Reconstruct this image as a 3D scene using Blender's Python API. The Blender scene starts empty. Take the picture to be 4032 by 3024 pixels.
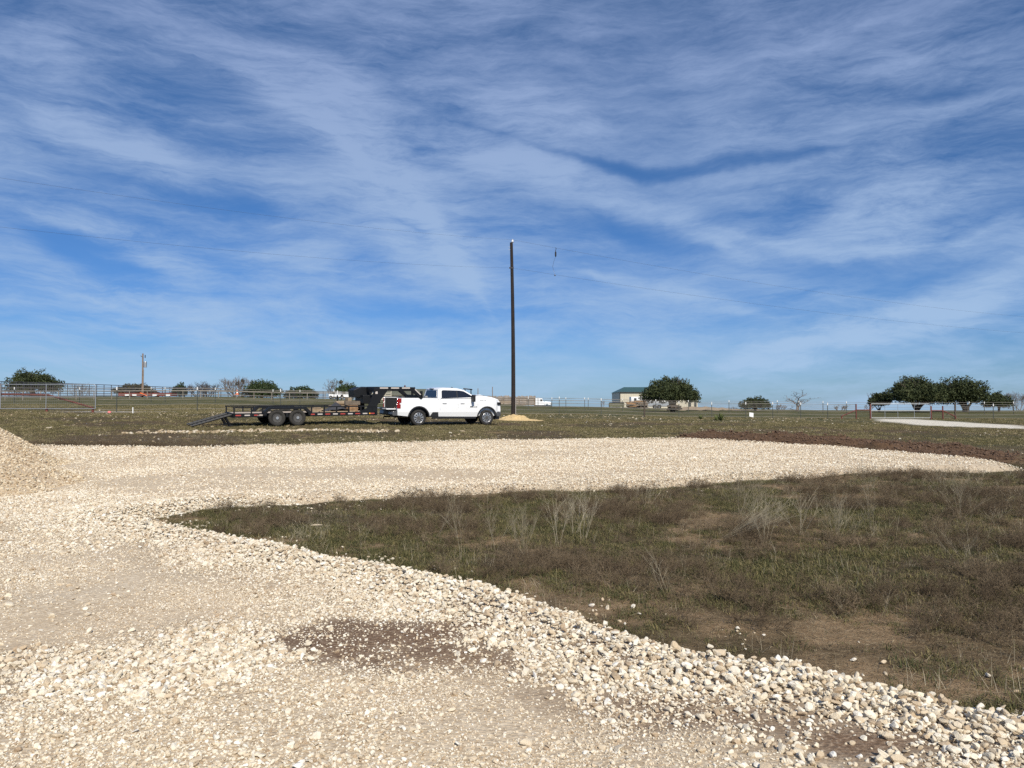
import bpy, bmesh, math, random
import numpy as np
from mathutils import Vector, Matrix
R = math.radians
random.seed(7); rng = np.random.default_rng(7)
sc = bpy.context.scene
COL = sc.collection

# ------------------------------------------------------------------ camera, light, exposure
F = 3000.0; PITCH = math.atan(94/3000); CAMZ = 1.6
cam = bpy.data.objects.new('camera', bpy.data.cameras.new('camera')); COL.objects.link(cam)
cam.location = (0, 0, CAMZ); cam.rotation_euler = (math.pi/2 + PITCH, 0, 0)
cam.data.sensor_width = 36; cam.data.lens = 36*F/4032
cam.data.clip_start = .05; cam.data.clip_end = 20000
sc.camera = cam
SUN_EL, SUN_AZ = R(40), R(162)          # azimuth clockwise from +Y (behind the camera, to its right)
sdir = Vector((math.sin(SUN_AZ)*math.cos(SUN_EL), math.cos(SUN_AZ)*math.cos(SUN_EL), math.sin(SUN_EL)))
sl = bpy.data.lights.new('sun', 'SUN'); sl.energy = 4.8; sl.angle = R(.53); sl.color = (1, .93, .81)
sun = bpy.data.objects.new('sun', sl); COL.objects.link(sun)
sun.rotation_euler = (-sdir).to_track_quat('-Z', 'Y').to_euler(); sun.location = (0, 0, 30)
sc.view_settings.view_transform = 'Standard'; sc.view_settings.look = 'None'
sc.view_settings.exposure = 0.07; sc.view_settings.gamma = 1
sc.cycles.max_bounces = 5; sc.cycles.use_denoising = False; sc.cycles.adaptive_threshold = .012

def raydir(x, y):                        # photograph pixel -> world direction with Y = 1
    a = (x-2016)/F; b = -(y-1512)/F
    Y = math.cos(PITCH) - b*math.sin(PITCH); Z = math.sin(PITCH) + b*math.cos(PITCH)
    return a/Y, Z/Y
def P(x, y, D):
    a, b = raydir(x, y); return Vector((a*D, D, CAMZ+b*D))
def PX(x, D): return (x-2016)/F*D

# ------------------------------------------------------------------ world: sky with cirrus
w = bpy.data.worlds.new('World'); sc.world = w; w.use_nodes = True
w.cycles.sampling_method = 'MANUAL'; w.cycles.sample_map_resolution = 256
nt = w.node_tree; nt.nodes.clear()
def nd(t, **k):
    n = nt.nodes.new(t)
    for a, v in k.items(): setattr(n, a, v)
    return n
def lk(a, b): nt.links.new(a, b)
def mth(op, a, b=None, c=None, clamp=False):
    n = nd('ShaderNodeMath', operation=op, use_clamp=clamp)
    for i, v in enumerate((a, b, c)):
        if v is None: continue
        if isinstance(v, (int, float)): n.inputs[i].default_value = v
        else: lk(v, n.inputs[i])
    return n.outputs[0]
def vm(op, a, b=None, s=None):
    n = nd('ShaderNodeVectorMath', operation=op)
    for i, v in enumerate((a, b)):
        if v is None: continue
        if isinstance(v, (tuple, list)): n.inputs[i].default_value = v
        else: lk(v, n.inputs[i])
    if s is not None:
        if isinstance(s, (int, float)): n.inputs['Scale'].default_value = s
        else: lk(s, n.inputs['Scale'])
    return n
def noise(vec, scale, detail=5, rough=.55, dist=0.):
    n = nd('ShaderNodeTexNoise', noise_dimensions='2D'); n.inputs['Scale'].default_value = scale
    n.inputs['Detail'].default_value = detail; n.inputs['Roughness'].default_value = rough
    n.inputs['Distortion'].default_value = dist; lk(vec, n.inputs['Vector']); return n
sky = nd('ShaderNodeTexSky', sky_type='NISHITA', sun_disc=False, sun_elevation=SUN_EL, sun_rotation=SUN_AZ)
sky.altitude = 300; sky.air_density = 1.0; sky.dust_density = .6; sky.ozone_density = 3.0
tc = nd('ShaderNodeTexCoord'); sep = nd('ShaderNodeSeparateXYZ'); lk(tc.outputs['Generated'], sep.inputs[0])
az = mth('ARCTAN2', sep.outputs[0], sep.outputs[1]); el = mth('ARCSINE', sep.outputs[2])
comb = nd('ShaderNodeCombineXYZ'); lk(az, comb.inputs[0]); lk(el, comb.inputs[1])
base = comb.outputs[0]
# cirrus lies on a high plane: streak noise in plane coordinates keeps perspective
zc = mth('ADD', mth('MAXIMUM', sep.outputs[2], 0.0), .10)
pl = nd('ShaderNodeCombineXYZ'); lk(mth('DIVIDE', sep.outputs[0], zc), pl.inputs[0]); lk(mth('DIVIDE', sep.outputs[1], zc), pl.inputs[1])
def mapped(vec, rot, scl):
    m = nd('ShaderNodeMapping'); lk(vec, m.inputs[0]); m.inputs['Rotation'].default_value = (0, 0, rot); m.inputs['Scale'].default_value = scl
    return m.outputs[0]
w1 = noise(base, 4.0, 3, .5).outputs['Color']; w2 = noise(base, 22.0, 3, .6).outputs['Color']
wv = vm('ADD', vm('SCALE', vm('SUBTRACT', w1, (.5, .5, .5)).outputs[0], s=.028).outputs[0], vm('SCALE', vm('SUBTRACT', w2, (.5, .5, .5)).outputs[0], s=.010).outputs[0]).outputs[0]
wp = vm('MULTIPLY', vm('ADD', base, wv).outputs[0], (1, 1, 0)).outputs[0]
def ae(x, y):                            # 2212-wide photo coordinate -> azimuth, elevation
    a, b = raydir(x*4032/2212, y*4032/2212)
    return math.atan2(a, 1), math.atan2(b, math.hypot(a, 1))
STROKES = [
 (20, .45, [(880,400),(960,520),(1090,700)]), (16, .35, [(560,210),(700,260),(830,420)]), (12, .4, [(1500,480),(1800,560),(2100,520)]), (10, .35, [(0,690),(300,700),(640,760)]),
 (12, -.4, [(950,250),(1250,340)]), (20, -.4, [(1880,240),(2212,180)]), (22, -.35, [(0,330),(200,380),(340,390)]), (14, .4, [(2212,470),(2000,560)]),
 (62, .65, [(480,120),(740,270),(900,480),(1080,640)]), (34, .6, [(0,210),(250,320),(520,450)]),
 (46, .5, [(980,200),(1180,260),(1330,300)]), (30, .6, [(880,290),(1150,370),(1400,460),(1680,570)]),
 (50, .4, [(1380,140),(1600,150)]), (56, .45, [(1460,250),(1750,290)]), (55, .5, [(2212,370),(1900,470),(1680,530)]),
 (30, .75, [(2260,620),(1950,690),(1720,750),(1500,800)]), (28, .6, [(1800,770),(1480,830)]),
 (48, .45, [(0,590),(280,640),(600,720)]), (24, .5, [(0,440),(250,510),(520,610)]), (60, .3, [(1120,620),(1400,690),(1620,640)]),
 (11, .3, [(560,745),(1050,740)]), (70, .4, [(0,60),(300,120)]), (26, .35, [(300,80),(620,130),(900,210)]),
 (40, .3, [(1800,160),(2212,60)]), (14, .4, [(2060,775),(2230,755)]), (16, .4, [(1180,560),(1500,640),(1700,700)]), (40, .3,[(0,760),(500,790)]),
 (26, -.7, [(0,480),(200,555),(370,600)]), (12, -.7, [(1120,310),(1400,378),(1650,350),(1850,318)]),
 (24, -.75, [(1230,440),(1400,500),(1590,548)]), (26, -.5, [(1600,575),(1900,605),(2212,570)]),
 (26, -.5, [(620,630),(800,665),(1060,690)]), (26, -.4, [(150,360),(450,440),(700,480)]), (60, -.3, [(1080,70),(1260,200)]),
 (18, -.5, [(2000,650),(1700,690)]), (34, -.5, [(1130,740),(1470,800)]), (28, -.3, [(780,170),(920,220)]), (12, -.6, [(1980,492),(2110,468)]),
 (44, -.35, [(2080,720),(2260,780)]), (60, -.3, [(1650,60),(2000,20)]), (30, -.35, [(250,770),(700,800)]), (14, -.45, [(820,460),(1080,570)])]
acc = None; wp0 = wp
for wd, amp, pts in STROKES:
    g = None
    if acc is not None: wp = vm('ADD', wp0, vm('SCALE', (1e-6, 0, 0), s=acc).outputs[0]).outputs[0]   # chains the strokes so the shader stack stays small
    wr = 2.3*wd*4032/2212/F
    for si, ((x0, y0), (x1, y1)) in enumerate(zip(pts, pts[1:])):
        A = Vector(ae(x0, y0)); B = Vector(ae(x1, y1)); ab = B-A; L2 = ab.length_squared
        v = vm('SUBTRACT', wp, (A.x, A.y, 0)).outputs[0]
        dt = vm('DOT_PRODUCT', v, (ab.x/L2, ab.y/L2, 0)).outputs['Value']
        t = mth('ADD', dt, 0.0, clamp=True)
        cs = vm('SCALE', (ab.x, ab.y, 0), s=t).outputs[0]
        d = vm('DISTANCE', v, cs).outputs['Value']
        if si == 0: d = mth('MULTIPLY_ADD', mth('POWER', mth('SUBTRACT', 1.0, t), 2.0), wr*.75, d)
        if si == len(pts)-2: d = mth('MULTIPLY_ADD', mth('POWER', t, 2.0), wr*.75, d)
        g = d if g is None else mth('MINIMUM', g, d)
    mr = nd('ShaderNodeMapRange', interpolation_type='SMOOTHERSTEP'); lk(g, mr.inputs[0])
    mr.inputs[1].default_value = 0; mr.inputs[2].default_value = wr; mr.inputs[3].default_value = amp; mr.inputs[4].default_value = 0
    acc = mr.outputs[0] if acc is None else mth('ADD', acc, mr.outputs[0])
wp = vm('ADD', wp0, vm('SCALE', (1e-6, 0, 0), s=acc).outputs[0]).outputs[0]
nA = noise(mapped(wp, R(33), (2.0, 9, 1)), 1.5, 7, .66, .25).outputs['Fac']      # falling streaks
nB = noise(mapped(wp, R(-25), (2.0, 9, 1)), 1.5, 7, .66, .25).outputs['Fac']     # rising streaks
mx = nd('ShaderNodeMapRange', interpolation_type='SMOOTHSTEP'); lk(az, mx.inputs[0]); mx.inputs[1].default_value = -.05; mx.inputs[2].default_value = .4
mixn = nd('ShaderNodeMix', data_type='FLOAT'); lk(mx.outputs[0], mixn.inputs[0]); lk(nA, mixn.inputs[2]); lk(nB, mixn.inputs[3])
nC = noise(mapped(pl.outputs[0], R(30), (1, .35, 1)), .9, 4, .6, .8).outputs['Fac']
nE = noise(mapped(wp, R(33), (1.3, 8, 1)), 5, 6, .72, .3).outputs['Fac']; nF = noise(mapped(wp, R(-24), (1.3, 7, 1)), 5, 6, .72, .3).outputs['Fac']
mixd = nd('ShaderNodeMix', data_type='FLOAT'); lk(mx.outputs[0], mixd.inputs[0]); lk(nE, mixd.inputs[2]); lk(nF, mixd.inputs[3]); nD = mixd.outputs[0]
dens = mth('ADD', mth('MULTIPLY', mth('SUBTRACT', mixn.outputs[0], .5), 1.9), mth('MULTIPLY', mth('SUBTRACT', nC, .5), .5))
dens = mth('ADD', dens, mth('MULTIPLY', mth('SUBTRACT', nD, .5), 1.25))
dens = mth('ADD', dens, mth('ADD', mth('MULTIPLY', mth('MULTIPLY', acc, mth('MULTIPLY_ADD', nD, 1.8, .1)), .88), .42))
dr = nd('ShaderNodeMapRange', interpolation_type='SMOOTHSTEP'); lk(dens, dr.inputs[0]); dr.inputs[1].default_value = -.3; dr.inputs[2].default_value = 1.3
dr.inputs[3].default_value = 0; dr.inputs[4].default_value = .88
SKY_STR = .100
hs = nd('ShaderNodeHueSaturation'); lk(sky.outputs[0], hs.inputs['Color']); hs.inputs['Saturation'].default_value = 1.08; hs.inputs['Value'].default_value = 1.0
cl = nd('ShaderNodeMix', data_type='RGBA'); cl.inputs[6].default_value = tuple(c/SKY_STR for c in (.39, .56, .78)) + (1,)
cl.inputs[7].default_value = tuple(c/SKY_STR for c in (.29, .385, .62)) + (1,)
ce = nd('ShaderNodeMapRange'); lk(el, ce.inputs[0]); ce.inputs[1].default_value = .0; ce.inputs[2].default_value = .45; lk(ce.outputs[0], cl.inputs[0])
mixc = nd('ShaderNodeMix', data_type='RGBA'); lk(dr.outputs[0], mixc.inputs[0])
tint = nd('ShaderNodeMix', data_type='RGBA', blend_type='MULTIPLY'); tint.inputs[0].default_value = 1; lk(hs.outputs[0], tint.inputs[6])
trp = nd('ShaderNodeValToRGB'); te = trp.color_ramp.elements; te[0].position = 0; te[0].color = (.42, .62, .96, 1); te[1].position = .5; te[1].color = (.52, .70, .86, 1)
t2 = te.new(.12); t2.color = (.34, .55, .88, 1); t3 = te.new(.28); t3.color = (.38, .58, .82, 1)
lk(el, trp.inputs[0]); lk(trp.outputs[0], tint.inputs[7]); lk(tint.outputs[2], mixc.inputs[6]); lk(cl.outputs[2], mixc.inputs[7])
bg = nd('ShaderNodeBackground'); bg.inputs['Strength'].default_value = SKY_STR; lk(mixc.outputs[2], bg.inputs[0])
wo = nd('ShaderNodeOutputWorld'); lk(bg.outputs[0], wo.inputs[0])

# ------------------------------------------------------------------ terrain
TU = [-.67, -.41, -.29, -.1, .06, .26, .46, .67]
TY = [0, 8, 20, 26, 35, 42, 50, 62, 85, 115, 160, 230, 400, 1000, 4500]
TZ = [[0,0,.14,.36,.80,1.10,1.42,1.8,2.5,3.36,3.5,3.0],[0,0,.13,.34,.72,1.04,1.40,1.75,2.45,3.3,3.4,3.0],
 [0,0,.12,.31,.68,.95,1.25,1.6,2.2,3.05,3.3,3.0],[0,0,.08,.25,.52,.70,.92,1.25,1.8,2.6,3.0,2.9],
 [0,0,.07,.2,.4,.55,.76,1.04,1.3,1.75,1.85,1.7],[0,0,.06,.16,.32,.45,.6,.77,1.0,1.25,1.45,1.2],
 [0,0,.04,.11,.24,.36,.5,.66,.85,1.18,.95,.5],[0,0,.03,.08,.2,.32,.46,.64,.85,1.18,.95,.5]]
TZ = np.array([r + [-4, -20, -65] for r in TZ]); TY = np.array(TY, float); TU = np.array(TU)
def pchip_slopes(x, y):
    h = np.diff(x); d = np.diff(y)/h; m = np.zeros(len(x))
    for i in range(1, len(x)-1):
        if d[i-1]*d[i] > 0:
            a, b = 2*h[i]+h[i-1], h[i]+2*h[i-1]; m[i] = (a+b)/(a/d[i-1]+b/d[i])
    m[-1] = d[-1]; return m
TM = np.array([pchip_slopes(TY, r) for r in TZ])
def _row(k, Y):
    i = np.clip(np.searchsorted(TY, Y, side='right')-1, 0, len(TY)-2); h = TY[i+1]-TY[i]; t = np.clip((Y-TY[i])/h, 0, 1)
    y0 = TZ[k, i]; y1 = TZ[k, i+1]; m0 = TM[k, i]*h; m1 = TM[k, i+1]*h; t2 = t*t; t3 = t2*t
    return (2*t3-3*t2+1)*y0 + (t3-2*t2+t)*m0 + (-2*t3+3*t2)*y1 + (t3-t2)*m1
_H = rng.random((256, 256))
def vnoise(x, y, s=1.0, seed=0):
    x = np.asarray(x)/s + seed*17.31; y = np.asarray(y)/s + seed*7.77
    xi = np.floor(x).astype(int); yi = np.floor(y).astype(int); fx = x-xi; fy = y-yi
    fx = fx*fx*(3-2*fx); fy = fy*fy*(3-2*fy)
    h = lambda a, b: _H[a % 256, b % 256]
    return (h(xi,yi)*(1-fx)+h(xi+1,yi)*fx)*(1-fy) + (h(xi,yi+1)*(1-fx)+h(xi+1,yi+1)*fx)*fy - .5
def fbm(x, y, s, seed=0, o=4):
    return sum(vnoise(x, y, s/2**k, seed+k)*.55**k for k in range(o))
def smooth(a, b, t):
    t = np.clip((t-a)/(b-a), 0, 1); return t*t*(3-2*t)
def terr0(X, Y):
    X = np.asarray(X, float); Y = np.asarray(Y, float)
    u = np.clip(X/np.maximum(Y, 10.), TU[0], TU[-1]-1e-6)
    Yc = np.clip(Y, 0, 4499)
    k = np.clip(np.searchsorted(TU, u, side='right')-1, 0, len(TU)-2); t = (u-TU[k])/(TU[k+1]-TU[k]); t = t*t*(3-2*t)
    return _row(k, Yc)*(1-t) + _row(k+1, Yc)*t
def terr(X, Y):
    X = np.asarray(X, float); Y = np.asarray(Y, float)
    z = terr0(X, Y)
    amp = .05*smooth(3, 9, Y)*(1-.5*smooth(30, 60, Y))
    return z + amp*fbm(X, Y, 1.6, 3, 4) + .1*smooth(20, 60, Y)*fbm(X, Y, 9, 8, 2)
def tz(X, Y): return float(terr(np.array([X]), np.array([Y]))[0])
def G(x, y):                             # ground point seen at a photo pixel
    a, b = raydir(x, y); t = 2.0
    while t < 300:
        if CAMZ + b*t < float(terr0(a*t, t)): break
        t *= 1.004
    return (a*t, t)
def G2(pts): return [G(x*4032/2212, y*4032/2212) for x, y in pts]
def sdist(X, Y, poly):                   # signed distance, positive inside
    X = np.asarray(X, float); Y = np.asarray(Y, float); d = np.full(X.shape, 1e9); ins = np.zeros(X.shape, bool)
    n = len(poly)
    for i in range(n):
        ax, ay = poly[i]; bx, by = poly[(i+1) % n]; ex, ey = bx-ax, by-ay
        t = np.clip(((X-ax)*ex+(Y-ay)*ey)/(ex*ex+ey*ey+1e-12), 0, 1)
        d = np.minimum(d, np.hypot(X-ax-t*ex, Y-ay-t*ey))
        c = (ay > Y) != (by > Y); c &= X < (bx-ax)*(Y-ay)/((by-ay) if by != ay else 1e-12)+ax; ins ^= c
    return np.where(ins, d, -d)

PAD = G2([(2206,1016),(2150,1000),(1950,982),(1800,969),(1600,958),(1480,951),(1250,953),(900,959),(700,964),(450,971),(200,969),(60,967)]) \
    + [(-24, 26.5), (-40, 22), (-40, -12), (14, -12), (5.0, 1.0)] \
    + G2([(2300,1582),(2212,1560),(2100,1541),(2000,1517),(1850,1487),(1700,1455),(1600,1447),(1500,1425),(1400,1398),(1250,1352),(1150,1312),(1060,1287),(950,1266),(830,1236),(700,1211),(600,1187),(420,1154),(300,1126),(296,1120),(480,1099),(640,1091),(700,1083),(900,1076),(1100,1065),(1250,1060),(1300,1056),(1430,1056),(1600,1041),(1750,1031),(1900,1023),(2060,1019),(2190,1019)])
def padsd(X, Y):
    return sdist(X, Y, PAD) + .16*fbm(X, Y, .7, 21, 3) + .05*smooth(10, 25, np.asarray(Y))*fbm(X, Y, 3, 5, 2)
PILE = (-14.6, 17.3)
def pileh(X, Y):
    nz = .35*fbm(X, Y, 1.6, 31, 3)
    h = np.maximum(.60*(3.95-np.hypot(X+14.6, Y-17.3)-nz), .42*(2.75-np.hypot(X+10.9, Y-14.0)-nz)); return np.where(h > .12, h, np.where(h > -.12, (h+.12)**2/.48, 0))
def padz(X, Y, sd=None):
    if sd is None: sd = padsd(X, Y)
    return terr0(X, Y) + np.where(sd > 0, .085*smooth(0, .45, sd), np.maximum(sd*.4, -.12)) + .035*fbm(X, Y, 1.1, 40, 3) + .02
DIRT = [(G2([(600,1400),(700,1365),(880,1375),(1000,1390),(1060,1430),(1180,1470),(1100,1490),(900,1475),(700,1455)]), 1.),
        (G2([(985,1318),(1080,1330),(1130,1362),(1060,1352),(990,1335)]), .8), (G2([(1120,1395),(1250,1410),(1400,1440),(1500,1480),(1300,1470),(1180,1430)]), .5),
        (G2([(1330,1560),(1600,1580),(1900,1625),(1960,1659),(1700,1640),(1450,1600)]), .7), (G2([(1060,1480),(1280,1515),(1380,1545),(1200,1530)]), .6),
        (G2([(1820,1640),(2000,1645),(2080,1659),(1820,1659)]), 1.)]
def dirtm(X, Y):
    m = np.zeros(np.shape(X))
    for poly, a in DIRT:
        m = np.maximum(m, a*smooth(-.22, .22, sdist(X, Y, poly) + .06+.36*fbm(X, Y, .5, 51, 4)+.22*fbm(X, Y, .16, 52, 2)))
    return m
# ------------------------------------------------------------------ materials
MATS = {}
def newmat(name):
    m = bpy.data.materials.new(name); m.use_nodes = True; MATS[name] = m
    return m, m.node_tree, m.node_tree.nodes['Principled BSDF']
def ramp(nt, fac, stops):
    r = nt.nodes.new('ShaderNodeValToRGB'); e = r.color_ramp.elements
    while len(e) < len(stops): e.new(.5)
    for i, (p, c) in enumerate(stops): e[i].position = p; e[i].color = tuple(c)+(1,)
    nt.links.new(fac, r.inputs[0]); return r.outputs[0]
def tnoise(nt, vec, scale, detail=4, rough=.55, dist=0):
    n = nt.nodes.new('ShaderNodeTexNoise'); n.inputs['Scale'].default_value = scale; n.inputs['Detail'].default_value = detail
    n.inputs['Roughness'].default_value = rough; n.inputs['Distortion'].default_value = dist
    if vec is not None: nt.links.new(vec, n.inputs['Vector'])
    return n.outputs['Fac']
def mixc_(nt, fac, a, b, mode='MIX'):
    n = nt.nodes.new('ShaderNodeMix'); n.data_type = 'RGBA'; n.blend_type = mode
    for s, v in ((0, fac), (6, a), (7, b)):
        if isinstance(v, (int, float)): n.inputs[s].default_value = v
        elif isinstance(v, tuple): n.inputs[s].default_value = v+(1,)
        else: nt.links.new(v, n.inputs[s])
    return n.outputs[2]
def maprange(nt, v, a, b, c=0., d=1.):
    n = nt.nodes.new('ShaderNodeMapRange'); n.interpolation_type = 'SMOOTHSTEP'; nt.links.new(v, n.inputs[0])
    for i, k in enumerate((a, b, c, d)): n.inputs[i+1].default_value = k
    return n.outputs[0]
def bump(nt, h, strength, dist, b):
    n = nt.nodes.new('ShaderNodeBump'); n.inputs['Strength'].default_value = strength; n.inputs['Distance'].default_value = dist
    nt.links.new(h, n.inputs['Height']); nt.links.new(n.outputs[0], b.inputs['Normal'])
def pos(nt): return nt.nodes.new('ShaderNodeNewGeometry').outputs['Position']
def attr(nt, name, typ='GEOMETRY'):
    n = nt.nodes.new('ShaderNodeAttribute'); n.attribute_name = name; n.attribute_type = typ; return n.outputs['Fac']
def simple(name, col, rough=.6, metal=0., var=.15, scale=3., coat=0., spec=.5, bmp=0.):
    m, nt, b = newmat(name)
    tcn = nt.nodes.new('ShaderNodeTexCoord').outputs['Object']
    f = tnoise(nt, tcn, scale, 5, .6)
    lo = tuple(max(0, c*(1-var)) for c in col); hi = tuple(min(1, c*(1+var)) for c in col)
    nt.links.new(ramp(nt, f, [(.3, lo), (.7, hi)]), b.inputs['Base Color'])
    b.inputs['Roughness'].default_value = rough; b.inputs['Metallic'].default_value = metal
    b.inputs['Coat Weight'].default_value = coat; b.inputs['Specular IOR Level'].default_value = spec
    if bmp: bump(nt, tnoise(nt, tcn, scale*6, 4), bmp, .01, b)
    return m
# ground
m, nt_, b = newmat('field_soil')
p = pos(nt_)
big = tnoise(nt_, p, .11, 5, .6); mid = tnoise(nt_, p, .9, 6, .65); fine = tnoise(nt_, p, 14, 6, .7)
green = ramp(nt_, fine, [(.25, (.03, .03, .014)), (.5, (.075, .07, .03)), (.75, (.15, .125, .062))])
brown = ramp(nt_, fine, [(.25, (.035, .024, .014)), (.5, (.105, .076, .044)), (.75, (.24, .18, .105))])
tan = ramp(nt_, fine, [(.2, (.15, .095, .05)), (.5, (.32, .22, .125)), (.8, (.48, .36, .225))])
c1 = mixc_(nt_, maprange(nt_, big, .34, .58), green, brown)
bm_ = nt_.nodes.new('ShaderNodeMath'); bm_.operation = 'MAXIMUM'; nt_.links.new(maprange(nt_, mid, .58, .68, 0, .8), bm_.inputs[0]); nt_.links.new(attr(nt_, 'bare'), bm_.inputs[1])
c2 = mixc_(nt_, bm_.outputs[0], c1, tan)
c3 = mixc_(nt_, attr(nt_, 'berm'), c2, ramp(nt_, fine, [(.3, (.065, .038, .022)), (.7, (.19, .115, .066))]))
c4_ = (attr(nt_, 'track'), ramp(nt_, fine, [(.3, (.58, .53, .43)), (.7, (.78, .73, .62))]))
far_ = ramp(nt_, tnoise(nt_, p, .35, 5), [(.35, (.062, .068, .028)), (.52, (.11, .105, .05)), (.68, (.17, .145, .08))])
c5 = mixc_(nt_, c4_[0], mixc_(nt_, attr(nt_, 'meadow'), c3, far_), c4_[1])
nt_.links.new(c5, b.inputs['Base Color']); b.inputs['Roughness'].default_value = .95; b.inputs['Specular IOR Level'].default_value = .1
crm = tnoise(nt_, p, 70, 4, .7); cadd = nt_.nodes.new('ShaderNodeMath'); cadd.operation = 'ADD'; nt_.links.new(fine, cadd.inputs[0]); nt_.links.new(crm, cadd.inputs[1])
c6 = mixc_(nt_, maprange(nt_, crm, .5, .68, 0, .55), c5, mixc_(nt_, .5, c5, (.03, .022, .014)))
nt_.links.new(c6, b.inputs['Base Color'])
bump(nt_, cadd.outputs[0], .9, .03, b)
# gravel fines
m, nt_, b = newmat('gravel_fines')
p = pos(nt_)
mid = tnoise(nt_, p, 1.3, 5, .6); fine = tnoise(nt_, p, 45, 6, .75)
vo = nt_.nodes.new('ShaderNodeTexVoronoi'); vo.inputs['Scale'].default_value = 42; nt_.links.new(p, vo.inputs['Vector'])
vs = nt_.nodes.new('ShaderNodeTexVoronoi'); vs.inputs['Scale'].default_value = 17; nt_.links.new(p, vs.inputs['Vector'])
a = ramp(nt_, mid, [(.35, (.43, .33, .215)), (.65, (.58, .47, .335))])
sepv = nt_.nodes.new('ShaderNodeSeparateColor'); nt_.links.new(vo.outputs['Color'], sepv.inputs[0])
cellc = ramp(nt_, sepv.outputs[0], [(.0, (.28, .21, .14)), (.5, (.54, .44, .31)), (1., (.76, .68, .54))])
c1 = mixc_(nt_, .55, a, cellc)
c1 = mixc_(nt_, maprange(nt_, fine, .35, .65, .0, .5), c1, (.60, .49, .345))
c1 = mixc_(nt_, attr(nt_, 'loose'), c1, ramp(nt_, fine, [(.35, (.16, .12, .085)), (.65, (.34, .27, .19))]))  # dark soil between loose stones, with the shade of their gaps painted in
dark = ramp(nt_, fine, [(.3, (.085, .048, .026)), (.52, (.19, .125, .08)), (.66, (.40, .31, .22))])
c2 = mixc_(nt_, attr(nt_, 'dirt'), c1, dark)
c2 = mixc_(nt_, attr(nt_, 'tan'), c2, mixc_(nt_, .5, c2, (.50, .38, .25)))
nt_.links.new(c2, b.inputs['Base Color']); b.inputs['Roughness'].default_value = .95; b.inputs['Specular IOR Level'].default_value = .15
ad = nt_.nodes.new('ShaderNodeMath'); ad.operation = 'ADD'; nt_.links.new(vo.outputs['Distance'], ad.inputs[0]); nt_.links.new(fine, ad.inputs[1])
bump(nt_, ad.outputs[0], .55, .012, b)
# stones, tinted per stone
def stonemat(name, stops, dusty):
    m, nt_, b = newmat(name)
    oi = nt_.nodes.new('ShaderNodeObjectInfo'); tcn = nt_.nodes.new('ShaderNodeTexCoord').outputs['Object']
    c = ramp(nt_, oi.outputs['Random'], stops)
    f = tnoise(nt_, tcn, 2.2, 5, .65)
    c = mixc_(nt_, maprange(nt_, f, .42, .72, 0, .5), c, dusty)
    z = tnoise(nt_, pos(nt_), .45, 3)
    c = mixc_(nt_, maprange(nt_, z, .45, .65, 0, .45), c, mixc_(nt_, .35, c, (.50, .38, .27)))
    nt_.links.new(c, b.inputs['Base Color']); b.inputs['Roughness'].default_value = .88; b.inputs['Specular IOR Level'].default_value = .2
    bump(nt_, tnoise(nt_, tcn, 5, 5, .7), .35, .15, b)
stonemat('limestone', [(0, (.38, .275, .175)), (.12, (.57, .46, .32)), (.45, (.73, .645, .495)), (.85, (.83, .77, .64)), (1, (.89, .86, .78))], (.62, .505, .36))
stonemat('tan_limestone', [(0, (.36, .26, .16)), (.3, (.56, .45, .30)), (.7, (.68, .58, .42)), (1, (.78, .71, .57))], (.54, .42, .28))
stonemat('field_rock', [(0, (.30, .22, .13)), (.4, (.45, .36, .24)), (.8, (.60, .52, .40)), (1, (.7, .65, .56))], (.36, .29, .17))
# vegetation, tinted per plant
def plantmat(name, stops, tipcol=None, trans=.15):
    m, nt_, b = newmat(name)
    oi = nt_.nodes.new('ShaderNodeObjectInfo')
    c = ramp(nt_, oi.outputs['Random'], stops)
    f = tnoise(nt_, nt_.nodes.new('ShaderNodeTexCoord').outputs['Object'], 25, 2)
    c = mixc_(nt_, maprange(nt_, f, .4, .7, 0, .6), c, mixc_(nt_, .5, c, tipcol or (.2, .16, .08)))
    nt_.links.new(c, b.inputs['Base Color']); b.inputs['Roughness'].default_value = .8; b.inputs['Specular IOR Level'].default_value = .15
plantmat('green_herb', [(0, (.038, .048, .02)), (.4, (.072, .076, .03)), (.75, (.135, .122, .05)), (1, (.23, .19, .09))])
plantmat('brown_scrub', [(0, (.07, .05, .032)), (.5, (.12, .088, .056)), (1, (.185, .14, .09))], (.2, .155, .1))
plantmat('litter', [(0, (.06, .042, .026)), (.5, (.16, .12, .07)), (1, (.36, .29, .18))], (.3, .24, .14))
plantmat('dry_stalk', [(0, (.20, .17, .115)), (.5, (.30, .26, .185)), (1, (.42, .37, .27))], (.34, .3, .22))
plantmat('field_grass', [(0, (.075, .075, .032)), (.4, (.14, .125, .054)), (.75, (.235, .195, .10)), (1, (.36, .30, .18))], (.24, .2, .1))

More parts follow.
